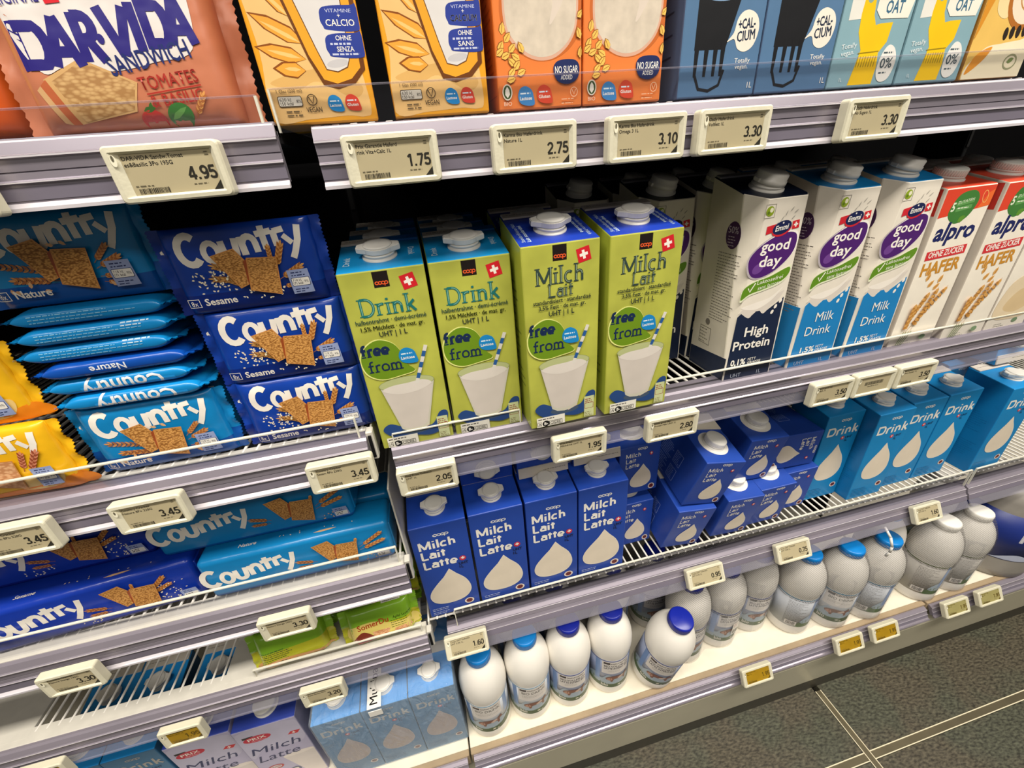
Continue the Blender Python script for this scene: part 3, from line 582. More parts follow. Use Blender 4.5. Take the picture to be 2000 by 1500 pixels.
for i, (x, y, lab) in enumerate(((-.033, .368, 'lime green Drink carton with light blue top at the left end of its shelf'), (.043, .368, 'lime green Drink carton with light blue top, second from the left of its shelf'), (-.033, .442, 'Drink carton in the shade right behind the leftmost lime green carton'), (.043, .442, 'Drink carton in the shade behind the second lime green carton'), (-.033, .516, 'rearmost shaded Drink carton of the leftmost column'), (.043, .516, 'rearmost shaded Drink carton of the second column'))):
    place(P_DRINKFF, 'milk_carton', lab, 'carton', (x, y, .8368), (0, 0, 0), GF)
for i, (x, y, z, lab) in enumerate(((.121, .349, .8385, 'lime green Milch Lait carton with dark blue top, left of the two'), (.203, .349, .8385, 'lime green Milch Lait carton with dark blue top beside the shelf gap'))):
    place(P_MILCHFF, 'milk_carton', lab, 'carton', (x, y, z), (0, 0, R(0, 0, 1.5)[2]), GF)
place(P_MILCHFF, 'milk_carton', 'shaded carton behind the left lime green Milch Lait carton', 'carton', (.121, .428, .8368), (0, 0, 0), GF)

# blue drop cartons
def drop(a, cx, cy, w_, h_, c1='#e9dcc8', c2='#e9e4da', lean=0.):
    p = [(0, 1), (.16, .83), (.36, .64), (.47, .45), (.5, .27), (.42, .12), (.25, .03), (0, 0), (-.25, .03), (-.42, .12), (-.5, .27), (-.47, .43), (-.34, .60), (-.14, .80)]
    s = smooth_path(p[1:], 5, False); s = [(0, 1)] + s
    a.poly([(cx + u * (w_ + 1.4) + (v - .4) * lean, cy - .6 + v * (h_ + 1.5)) for u, v in s], c2); a.poly([(cx + u * w_ + (v - .4) * lean, cy + v * h_) for u, v in s], c1)
def seal(a, x, y, r): a.ell(x, y, r * 1.15, r, '#e7ddd2'); a.ell(x, y, r * .78, r * .7, '#7c2420'); a.text('99', x - r * .5, y - r * .28, r * .6, '#3d1512', w=r, bold=.03)
def bluemilk(H_, W_, small=False):
    a = Art(); k = H_ / 183 if not small else 1
    if not small:
        coopmark(a, -8, 159.5, 20, 4, WH)
        for t, y, w_ in (('Milch', 139, 49), ('Lait', 121, 33), ('Latte', 102.5, 46)): heavy(a, t, -30, y, 14.5, WH, w_ + 1, .21)
        a.swiss(24, 109, 5, .5); a.ell(24, 109, 4.6, 4.6, '#c8344a'); a.text('+', 21.6, 106.5, 6, WH, bold=.06); a.text('UHT', 17.5, 97, 5, '#141a3c', w=13, bold=.02); a.text('1L', 17.5, 90.5, 5, '#141a3c', bold=.02)
        drop(a, -.5, 24, 57, 70, lean=6); seal(a, 22, 18, 6); a.lines(-32, 16, 28, 2, 3.4, '#bcc6e4', 1.1, 5); a.lines(-32, 8, 25, 2, 3.2, '#bcc6e4', 1.1, 6)
    else:
        coopmark(a, -4, 69.5, 15, 3, WH)
        for t, y, w_ in (('Milch', 59.5, 24), ('Lait', 51.5, 16), ('Latte', 43.5, 22)): heavy(a, t, -23, y, 6.2, WH, w_ + 1, .19)
        a.ell(18, 61, 2.8, 2.6, '#c8344a'); a.text('+', 16.6, 59.6, 3.6, WH, bold=.06); drop(a, 4, 10, 33, 36, lean=4); seal(a, 23, 7, 4.6)
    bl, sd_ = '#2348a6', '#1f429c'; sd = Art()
    for i, g in enumerate((H_ * .75, H_ * .38)):
        sd.lines(8, g, 30, 8, 3.4, '#8ea2dd', 1, 11 + i); sd.frame(42, g - 20, 18, 22, .7, '#8ea2dd'); sd.lines(44, g - 1, 14, 6, 3.2, '#8ea2dd', .9, 13 + i)
    if small:
        a.items = [([(u, v * 1.2) for u, v in vs], fs, m) for vs, fs, m in a.items]; tp = Art(); tp.ell(0, 36, 22, 22, '#ece8e0', 0, 40); W, D, Hf, Hb = .066, .098, .0905, .095
        return proto(carton_mesh(W, D, Hf, Hb, bl, sd_, bl, a, sd, sd, tp, seam=('#d9d1c2', None), seamw=.034), cap_parts('round', W, D, Hf, Hb, cy=.036, r=.0143))
    W, D, Hf, Hb = .0735, .068, .180, .190
    return proto(carton_mesh(W, D, Hf, Hb, bl, sd_, '#2450c0', a, sd, sd, None, seam=('#ddd4c6', None), seamw=.016), cap_parts('ears', W, D, Hf, Hb, r=.0125))
P_BLUE = bluemilk(180, 73); P_HALF = bluemilk(78, 64, True)
GB = 'dark blue one litre milk cartons'; DZ = .5118
names = ('leftmost', 'second', 'third', 'fourth')
for i, x in enumerate((-.0375, .0390, .1155, .1910)):
    place(P_BLUE, 'milk_carton', f'dark blue Milch Lait Latte litre carton standing upright, {names[i]} from the left in front', 'carton', (x, .392, DZ), (0, 0, 0), GB)
    for j, yy in enumerate((.466, .540)):
        place(P_BLUE, 'milk_carton', f'dark blue litre carton behind the {names[i]} front one, {("second", "third")[j]} row from the front', 'carton', (x, yy, DZ), (0, 0, 0), GB)
def lying(P, name, lab, x, y, z, W, D, Hb, group, yaw=0, flip=False):          # on its back, top end towards the aisle
    M_ = Matrix.Translation((x, y, z)) @ Matrix.Rotation(yaw, 4, 'Z') @ Matrix.Translation((0, Hb, 0)) @ Matrix.Rotation(math.radians(90), 4, 'X')
    if flip: M_ = M_ @ Matrix.Translation((0, D, 0)) @ Matrix.Rotation(math.pi, 4, 'Z')
    t = place(P, name, lab, 'carton', (0, 0, 0), (0, 0, 0), group); t.matrix_world = M_; t.location = M_.to_translation(); t.rotation_euler = M_.to_euler(); return t
for x, y, z, lab in ((.0385, .432, .7000, 'dark blue carton lying behind the second front carton, its cap facing the aisle'), (.117, .430, .6995, 'dark blue carton lying behind the third front carton, white date strip on its end'), (.198, .432, .6998, 'dark blue carton lying behind the fourth front carton, white date strip on its end')):
    lying(P_BLUE, 'milk_carton', lab, x, y, z + .0005, .0735, .068, .190, GB, flip=True if x > .1 else False)
GH = 'dark blue half litre milk cartons'
for x, y, z, rot, lab in ((.262, .428, DZ, (0, 0, 0), 'half litre carton standing right of the fourth litre carton, lower of the two stacked'), (.266, .432, DZ + .109, (0, 0, 0), 'half litre carton on top of the one right of the fourth litre carton'),
        (.329, .398, DZ + .0055, (9, 9, 0), 'half litre carton at the lower left of the pile, behind the front riser'), (.349, .391, DZ + .0985, (10, 12, 0), 'foremost half litre carton on top of the pile, tipped forward with its big white cap'), (.420, .398, DZ + .003, (9, 5, 0), 'half litre carton in the lower row of the pile, second from the left'),
        (.450, .412, DZ + .1000, (9, 5, 0), 'half litre carton in the upper row of the pile, right of the tipped one'), (.492, .404, DZ + .001, (8, 1, 0), 'half litre carton in the lower row of the pile, third from the left'), (.555, .418, DZ, (4, 0, 0), 'half litre carton in the lower row squeezed beside the first light blue Drink carton')):
    place(P_HALF, 'small_milk_carton', lab, 'carton', (x, y, z), R(*rot), GH)
place(P_HALF, 'small_milk_carton', 'half litre carton lying on its side on top of the pile, lettering turned sideways', 'carton', (.492, .420, DZ + .133), R(0, 94, 0), GH)

# light blue Drink cartons
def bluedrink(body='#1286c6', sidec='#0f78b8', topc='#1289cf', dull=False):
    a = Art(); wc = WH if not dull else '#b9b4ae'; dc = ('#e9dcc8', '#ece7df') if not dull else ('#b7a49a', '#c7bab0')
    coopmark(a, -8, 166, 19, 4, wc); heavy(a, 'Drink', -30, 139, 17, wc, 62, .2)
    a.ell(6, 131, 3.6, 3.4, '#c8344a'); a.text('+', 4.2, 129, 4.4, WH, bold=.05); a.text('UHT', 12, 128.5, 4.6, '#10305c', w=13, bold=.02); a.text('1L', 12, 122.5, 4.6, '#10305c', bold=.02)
    drop(a, 0, 42, 50, 76, dc[0], dc[1], 4); seal(a, 23, 25, 5.5); a.lines(-31, 22, 32, 5, 3.8, '#0d5e96', 1.1, 5)
    sd = Art()
    for i, g in enumerate((120, 60)): sd.lines(8, g, 54, 10, 4, '#0d6aa8', 1.2, 21 + i)
    W, D, Hf, Hb = .0715, .069, .180, .190
    return proto(carton_mesh(W, D, Hf, Hb, body, sidec, topc, a, sd, sd, None, seam=('#ddd4c8', None), seamw=.016), cap_parts('ears', W, D, Hf, Hb, r=.0130))
P_DB = bluedrink(); GD = 'light blue Drink cartons'
for x, y, yaw, lab in ((.6255, .423, 0, 'light blue Drink carton partly hidden by the half litre carton lying on its side'), (.6995, .402, 0, 'light blue Drink carton second from the left with the date strip above it') , (.7765, .410, 0, 'light blue Drink carton, third of its row'), (.8525, .411, 0, 'light blue Drink carton, fourth of its row, with a clearly visible cap'), (.958, .392, 0, 'light blue Drink carton cut by the right picture edge')):
    place(P_DB, 'milk_carton', lab, 'carton', (x, y, DZ), R(0, 0, yaw), GD)
for x, lab in ((.702, 'shaded light blue carton in the second row behind the second Drink carton'), (.7765, 'shaded light blue carton in the second row behind the third Drink carton'), (.958, 'shaded light blue carton behind the one at the right picture edge')):
    place(P_DB, 'milk_carton', lab, 'carton', (x, .486, DZ), (0, 0, 0), GD)
for x, y, lab in ((.715, .452, 'light blue carton lying behind the second Drink carton, white strip on its end'), (.800, .458, 'light blue carton lying behind the third Drink carton, white strip on its end'), (.990, .446, 'light blue carton lying behind the rightmost one, white strip on its end')):
    lying(P_DB, 'milk_carton', lab, x, y, .7055, .0715, .069, .190, GD, flip=True)

# good day cartons
def goodday(kind):
    hp = kind == 'hp'; a = Art(); col = '#16233f' if hp else '#1b7fc0'; pw = '#e5ddcf'
    a.poly([(-30, 0), (31.5, 0), (28.5, 96), (20, 90), (8, 82), (-2, 86), (-10, 79), (-22, 85), (-27.5, 80)], col)
    a.blob([(-27, 84), (-14, 92), (0, 84), (12, 88), (22, 95), (27, 104), (20, 98), (6, 80), (-4, 88), (-12, 77), (-24, 84)], '#d9d0c6'); a.blob([(-25, 90), (-8, 94), (10, 98), (24, 108), (12, 94), (-6, 86)], '#efe8de')
    for x, y in ((20, 86), (25, 92), (17, 80)): a.ell(x, y, 1.8, 2.6, '#efe8de', -.4)
    a.frame(-19, 182, 12, 13, .5, '#8a857a'); a.ell(-13, 188.5, 4.6, 4.8, '#8aa022'); a.ell(-11.5, 189.5, 2, 2.3, '#e9e5c8'); a.ell(-14.6, 187, 1.5, 1.6, '#5d7a14')
    for x, y, g in ((2, 178, 1.0), (6, 182, 1.2), (11, 186, .9), (16, 184, .7), (-2, 172, 1.4), (14, 178, .8)): a.leaf(x, y, 6, 1.2, g, '#a9a49b')
    pur = [(-27, 140), (-22, 150), (-8, 160), (10, 166), (24, 164), (27, 152), (22, 140), (8, 128), (-10, 122), (-22, 126)]
    a.blob([(x * 1.04 - 1, (y - 144) * 1.07 + 144) for x, y in pur], '#b3aab0'); a.blob([(x * 1.0 + 1.5, (y - 144) * 1.03 + 145) for x, y in pur], '#f1ece6'); a.blob(pur, '#4a1c6b'); a.ell(-14, 132, 7, 5, '#6b3f8c', .5)
    a.text('good', -15, 149, 11, WH, w=34, bold=.018, shear=.05); a.text('day', -14, 133.5, 11, WH, w=27, bold=.018, shear=.05)
    a.poly([(-13, 166), (0, 169), (0, 176), (-13, 174)], '#c9232f'); a.swiss(21, 173, 8, .12); a.ell(5, 170, 11.5, 7, '#c9232f', .22); a.ell(5, 171.5, 11, 6.6, '#15204e', .22); a.text('Emmi', 5, 169, 5.2, WH, w=15, align='c', bold=.02, rot=.1, shear=.15); a.ell(5.5, 176, .9, .9, WH)
    a.blob([(-29, 100), (-27, 112), (-16, 119), (2, 123), (24, 130), (28, 132), (26, 120), (18, 112), (0, 107), (-18, 103), (-27, 97)], '#dfe3c4'); a.blob([(-28.5, 102), (-26, 112), (-14, 118), (4, 122), (25, 129.5), (26, 121), (16, 113.5), (-2, 108.5), (-18, 105), (-27, 99.5)], '#5f8b20')
    a.stroke([(-21, 112), (-18.5, 107.5), (-13, 117)], 1.3, WH); a.text('Laktosefrei', -11, 114.5, 4, WH, w=31, rot=.12, shear=.2); a.text('sans lactose', -9, 108.5, 4, WH, w=28, rot=.14, shear=.2)
    if hp: a.text('High', 17, 55, 11, WH, w=31, align='r', bold=.02); a.text('Protein', 23, 39, 11, WH, w=49, align='r', bold=.02); a.text('0,1%', -25, 19, 7.5, WH, w=20, bold=.03); a.text('FETT', -2, 22.5, 3.4, WH, w=11); a.text('GRAISSE', -2, 18, 3.4, WH, w=18)
    else: a.text('Milk', 17, 58, 11.5, WH, w=25, align='r'); a.text('Drink', 18, 41, 11.5, WH, w=36, align='r'); a.text('1,5%', -18, 19, 7, WH, w=20, bold=.02); a.text('FETT', 4, 22.5, 3.4, WH, w=11); a.text('GRAISSE', 4, 18, 3.4, WH, w=18)
    a.text('UHT', -22, 3, 5, '#b9c0cf', w=14); a.text('1L', 14, 3, 5, '#b9c0cf')
    sd = Art(); sd.poly([(1, 1), (64, 1), (65, 78), (1, 78)], col) if not hp else sd.poly([(1, 1), (66, 1), (67, 30), (1, 24)], col)
    sd.ell(44, 165, 11, 14, '#43204f'); sd.text('50%', 36, 167, 7, '#cdbfd0', w=15); sd.lines(37, 163, 13, 4, 3, '#cdbfd0', .8, 3)
    sd.lines(26, 145, 36, 24, 3.3, '#77716a', .9, 15); sd.frame(14, 34, 20, 22, .6, '#6b655e'); sd.lines(15, 52, 17, 5, 4, '#77716a', 1, 7); sd.ell(26, 63, 4, 4, '#77716a')
    W, D, Hf, Hb = .065, .066, .200, .220
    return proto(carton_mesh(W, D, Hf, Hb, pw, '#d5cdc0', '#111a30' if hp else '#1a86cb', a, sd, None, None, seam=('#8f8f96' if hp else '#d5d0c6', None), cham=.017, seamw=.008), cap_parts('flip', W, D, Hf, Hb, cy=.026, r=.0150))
P_HP = goodday('hp'); P_MD = goodday('md'); DR2 = .8368; GG = 'purple badged lactose free cartons'
place(P_HP, 'milk_carton', 'white and navy High Protein carton with silver grey cap', 'carton', (.360, .370, DR2), (0, 0, 0), GG)
for x, y, lab in ((.360, .446, 'shaded High Protein carton directly behind the front one'), (.286, .446, 'shaded High Protein carton in the dark left of the front one, beyond the shelf gap'), (.290, .520, 'rearmost shaded High Protein carton in the dark behind the shelf gap'), (.360, .522, 'rearmost High Protein carton of the front column'), (.215, .522, 'High Protein carton deep in the dark behind the lime green Milch cartons')): place(P_HP, 'milk_carton', lab, 'carton', (x, y, DR2), (0, 0, 0), GG)
for x, y, lab in ((.449, .370, 'white and blue Milk Drink carton right beside the High Protein carton'), (.530, .370, 'white and blue Milk Drink carton beside the white oat cartons'), (.449, .446, 'Milk Drink carton behind the left white and blue one'), (.530, .446, 'Milk Drink carton behind the right white and blue one')): place(P_MD, 'milk_carton', lab, 'carton', (x, y, DR2), (0, 0, 0), GG)

# white and red plant drink cartons
def alpro(kind):
    a = Art(); a.poly([(-35, 158), (35, 166), (35, 187.5), (-35, 187.5)], '#d9432a'); a.poly([(18, 164), (35, 166), (35, 183), (28, 180)], '#e86a2c'); a.ring(24, 176, 4, 7, .8, '#efb56a', .3)
    a.blob([(-22, 164), (-14, 181), (6, 184), (16, 174), (10, 158), (-4, 150), (-16, 154)], '#3f7a35'); a.rect(-14, 170, 24, 4.5, '#5f9a52', .12); a.text('5', -20, 164, 9, '#dfe7cf', w=5, bold=.03); a.text('ZUTATEN', -13, 171, 3, '#dfe7cf', w=22, rot=.12); a.rect(-13, 164, 22, 4.5, '#5f9a52', .12); a.lines(-11, 166, 18, 1, 3, '#dfe7cf', 1.2, 5)
    a.text('alpro', -30, 133, 19, '#17205c', w=58, bold=.03, shear=.12); a.leaf(-4, 152, 11, 7, .5, '#5c8f2f')
    a.rect(-30, 112, 58, 10.5, '#cf3237', .06); a.text('OHNE ZUCKER', -26, 113, 7, WH, w=51, bold=.02, rot=.06)
    if kind == 'hafer':
        a.text('HAFER', -28, 92, 15, '#c78a2c', w=57, bold=.03, rot=.06)
        for x, y, g in ((-14, 84, 1.3), (-8, 76, .9), (6, 80, 1.2), (2, 72, .8), (-18, 92, 1.4)): a.leaf(x, y, 11, 5.5, g, '#d9a55c'); a.leaf(x + 1, y + 1, 8, 2, g, '#b9803a')
        for x0, y0, l, g in ((-22, 22, 52, 1.15), (-16, 18, 70, .95), (-10, 16, 62, 1.25), (-20, 16, 40, 1.5)): a.wheat(x0, y0, l, g, ('#d8a35a', '#b9803a'), 6, 10)
        for k in range(4): a.stroke([(-20 + k * 4, 20), (-26 + k * 3, 2)], 1.2, '#6b7c46')
    else:
        a.text('SOYA', -24, 92, 15, '#3f86b8', w=48, bold=.03, rot=.06); a.blob([(-32, 20), (-26, 60), (-4, 74), (20, 70), (33, 50), (32, 18), (0, 12)], '#e2cfae'); a.blob([(-20, 30), (-6, 52), (16, 54), (26, 34), (4, 22)], '#d6bd92')
    a.ell(14, 9, 5, 3.5, '#7b9471'); a.lines(-20, 6, 18, 2, 3, '#8a8a80', .8, 4); sd = Art(); sd.poly([(1, 160), (66, 160), (66, 188), (1, 188)], '#b52d24'); sd.lines(14, 120, 42, 16, 5, '#857f78', 1.1, 6); sd.rect(40, 60, 16, 7, '#b1343a'); sd.bars(20, 30, 30, 14, '#6a655f', 8); sd.ell(40, 140, 8, 8, '#b69a72')
    W, D, Hf, Hb = .071, .070, .189, .205
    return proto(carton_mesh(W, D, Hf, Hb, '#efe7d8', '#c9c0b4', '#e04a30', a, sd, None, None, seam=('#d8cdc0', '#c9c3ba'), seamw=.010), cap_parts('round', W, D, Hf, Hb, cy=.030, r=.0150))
P_AH = alpro('hafer'); P_AS = alpro('soya'); GA = 'plant drink cartons with leaf badge'
for P, x, y, lab in ((P_AH, .6085, .372, 'white and red oat drink carton beside the second Milk Drink carton'), (P_AH, .688, .367, 'white and red oat drink carton beside the one with blue lettering'), (P_AS, .762, .367, 'white carton with blue SOYA lettering cut by the right picture edge'), (P_AH, .6085, .450, 'shaded red topped carton behind the left oat drink carton'), (P_AH, .688, .446, 'shaded red topped carton behind the right oat drink carton'), (P_AS, .762, .446, 'shaded red topped carton behind the one with blue lettering'), (P_AH, .6085, .526, 'rearmost red topped carton of the left oat column'), (P_AH, .688, .526, 'rearmost red topped carton of the right oat column'), (P_AS, .762, .526, 'rearmost red topped carton of the column at the right edge')):
    place(P, 'oat_drink_carton', lab, 'carton', (x, y, DR2), (0, 0, 0), GA)
P_RED = proto(carton_mesh(.072, .070, .189, .200, '#b32a22', '#8e2019', '#b5342a', Art().ell(6, 165, 18, 14, '#d9cfc0').leaf(6, 160, 9, 3, .8, '#5a4a3a').rect(-34, 120, 68, 4, '#c4493a'), None, None, None), cap_parts('round', .072, .070, .189, .200, r=.0145))
for x, y, z, lab in ((.512, .545, DR2, 'red carton in the dark behind the left Milk Drink column'), (.590, .602, DR2, 'red carton in the dark behind the oat drink columns'), (.440, .530, DR2, 'red carton in the dark left of the other red one')): place(P_RED, 'juice_carton', lab, 'carton', (x, y, z + .03 * 0), (0, 0, 0), 'red cartons at the back of the second shelf')

# ------------------------------------------------------------------ oat drinks on the top right shelf
def prixoat(w1, w2):
    a = Art(); a.blob([(-34, 4), (-10, 3), (14, 4), (26, 3), (31, 8), (29, 40), (31, 90), (27, 140), (-30, 140), (-33, 80), (-31, 40)], '#ecc07c')
    a.blob([(-30, 24), (-14, 20), (0, 24), (20, 14), (28, 20), (14, 30), (-8, 30)], '#dcae66')
    for x, y, l, g in ((-4, 36, 30, 2.9), (-2, 44, 34, 2.65), (-4, 56, 34, 2.35), (-6, 30, 20, 3.05), (-8, 66, 28, 2.1)): a.leaf(x, y, l, 9, g, '#8a4a12'); a.leaf(x - .3, y, l - 2, 7.4, g, '#f0a53c'); a.leaf(x - 3, y + .6, l - 10, 2.2, g, '#f6c679')
    a.poly([(-20, 100), (-3, 36), (3, 22), (12, 19.5), (24, 22.5), (32, 30), (34, 100)], '#6b3a10'); a.poly([(-18, 100), (-2, 38), (4, 25), (12, 22.5), (22, 25), (29, 31), (31, 100)], '#eda42a'); a.poly([(-14, 100), (3, 42), (7, 30), (14, 28.5), (21, 31), (24, 37), (26, 100)], '#6d4318'); a.poly([(-13.4, 100), (3.6, 42), (7.4, 30.6), (14, 29.2), (20.6, 31.6), (23.4, 37), (25.4, 100)], '#dcd8d6')
    a.ell(15, 33.5, 7, 2.2, '#c9c6c8', .12)
    for y, t1, t2, t3 in ((51, None, w1, None), (37, 'OHNE', w2, 1)):
        a.blob([(10, y + 6), (13, y + 11.5), (30, y + 12.5), (33.5, y + 12.5), (33.5, y), (14, y), (11, y + 2)], '#2a3d96')
        if t3: a.text('OHNE', 22, y + 8.6, 2.6, WH, w=10, align='c', bold=.01); a.lines(13, y + 6.2, 19, 1, 2, '#c5cbe6', 1.1, 4); a.text(w2, 22, y + 2.7, 2.7, WH, w=11, align='c', bold=.01); a.lines(13, y + .8, 19, 1, 2, '#c5cbe6', 1, 6)
        else: a.text('VITAMINE', 22, y + 8.8, 1.8, '#c5cbe6', w=16, align='c'); a.text('+', 21, y + 6, 2.6, WH); a.text(w1, 22, y + 2, 3.4, WH, w=18, align='c', bold=.01)
    a.text('1 Glas (200 ml)', -28, 18.5, 1.8, '#4d3b22', w=16); a.rect(-28.4, 10.6, 15, 6, '#4d3b22', 0, 1); a.rect(-28, 11, 14.2, 5.2, '#e9e2d2', 0, .8); a.text('630 kJ', -27.3, 13.7, 1.9, '#3b3325', w=7); a.text('150 kcal', -27.3, 11.4, 1.9, '#3b3325', w=8, bold=.01); a.text('8%', -17, 12.6, 1.9, '#3b3325'); a.lines(-25, 7.4, 11, 2, 2.2, '#6d5a3a', .8, 5)
    a.ring(-7, 14, 3.3, 3.3, .5, '#4d3b22'); a.stroke([(-9, 15.8), (-7, 12), (-5.4, 16)], .6, '#4d3b22'); a.text('VEGAN', -7, 7, 2.9, '#3b2c16', w=10, align='c', bold=.008); lactose(a, 7.5, 11.5, 4.8); lactose(a, 19, 11.5, 4.8, '#d8412b', 'Gluten')
    a.rect(-30, 120, 60, 40, '#e8e2d6', 0, 4); a.text('HAFER', 0, 132, 14, '#2a3d96', w=50, align='c', bold=.02); sd = Art(); sd.lines(10, 150, 46, 30, 4.4, '#7a5a1c', 1.3, 9)
    W, D, Hf, Hb = .069, .070, .185, .197
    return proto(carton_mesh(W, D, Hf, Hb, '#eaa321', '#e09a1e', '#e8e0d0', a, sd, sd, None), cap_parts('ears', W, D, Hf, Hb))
DR1 = 1.1222; GO = 'oat drink cartons on the top shelf'
place(prixoat('CALCIO', 'SENZA'), 'oat_drink_carton', 'yellow oat drink carton with SENZA badge, turned slightly, at the shelf end', 'carton', (-.0445, .362, DR1), R(0, 0, 5), GO)
place(prixoat('CALCIUM', 'SANS'), 'oat_drink_carton', 'yellow oat drink carton with SANS badge beside the orange cartons', 'carton', (.0365, .361, DR1), (0, 0, 0), GO)
def karma():
    a = Art(); a.ell(3, 58, 31, 29, '#c9692c', 0, 40); a.blob([(-25, 70), (-25, 50), (-20, 40), (-10, 32.5), (1, 29.5), (13, 31.5), (24, 40), (29, 52), (29, 72), (22, 100), (0, 110), (-18, 98)], '#d9ab93'); a.blob([(-23.6, 70), (-23.6, 51), (-19, 42), (-9.5, 34.5), (1, 31.6), (12.5, 33.5), (22.6, 41), (27.5, 52), (27.5, 72), (21, 98), (0, 107), (-17, 96)], mat('oat_milk_print', '#d3c6b4', rough=.4, var=.13, scale=90))
    a.blob([(10, 108), (11, 66), (8, 50), (14, 56), (22, 70), (26, 90)], '#d9cbbd')
    R_ = random.Random(4)
    for x, y, g in ((-27, 48, 1.4), (-24, 43, .9), (-29, 38, 1.1), (-21, 37, .8), (-30, 35, .6), (-26, 33, .4), (-18, 32, 2.6), (-21, 29, 2.4), (-18, 27, .9), (-22, 23, .8), (-15, 23, .4), (-23, 19, .2), (-14, 37, 2), (31, 55, .6), (31, 33, 1.5), (30, 44, 1.9)):
        p = (x - 3 * math.cos(g), y - 3 * math.sin(g)); a.leaf(p[0], p[1], 7.4, 4.6, g, '#8f5620'); a.leaf(p[0] + .3, p[1], 6.8, 3.9, g, '#f0c15e'); a.stroke([(p[0] + 1.2 * math.cos(g), p[1] + 1.2 * math.sin(g)), (p[0] + 6 * math.cos(g), p[1] + 6 * math.sin(g))], .45, '#a8742a')
    a.blob([(10, 24), (13, 28.5), (21, 29.6), (28, 28.5), (30.5, 24), (28.5, 17.5), (21, 14.6), (13, 17)], '#1e2a5c'); a.text('NO SUGAR', 20.3, 21.5, 4.2, WH, w=18, align='c', bold=.01); a.text('ADDED', 20.3, 17.4, 2.8, WH, w=9, align='c')
    a.ell(-26, 11.5, 3.8, 5, '#e7dcc9'); a.ell(-26, 11.5, 3, 4.2, '#3c5326'); a.leaf(-26, 8, 7, 3.6, 1.57, '#ece6da'); a.text('BIO', -26, 3.2, 2.5, '#f0d9bf', w=6, align='c'); lactose(a, -12, 8.7, 6, '#3f86c4'); lactose(a, 2.5, 9.2, 5.8, '#d9472a', 'Gluten'); a.ring(26, 9.5, 3, 3.2, .5, '#f3c49c'); a.stroke([(24.5, 11), (26, 8), (27.4, 11.2)], .5, '#f3c49c'); a.lines(16, 5, 14, 2, 2.6, '#f3c49c', .6, 8); a.rect(-28, 128, 56, 34, '#f1e6d4', 0, 6); a.text('Karma', 0, 138, 14, '#c9552a', w=48, align='c', bold=.02)
    sd = Art(); sd.frame(30, 10, 34, 150, .6, '#b5571f'); sd.lines(34, 150, 26, 26, 5, '#b5571f', 1.2, 5)
    W, D, Hf, Hb = .0655, .068, .185, .197
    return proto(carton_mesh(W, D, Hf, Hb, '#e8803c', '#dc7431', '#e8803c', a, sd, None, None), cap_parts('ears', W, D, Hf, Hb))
PK = karma()
for x, lab in ((.1115, 'left of the two orange oat drink cartons with a glass picture'), (.1780, 'right of the two orange oat drink cartons, beside the dark blue carton')): place(PK, 'oat_drink_carton', lab, 'carton', (x, .361, DR1), (0, 0, 0), GO)
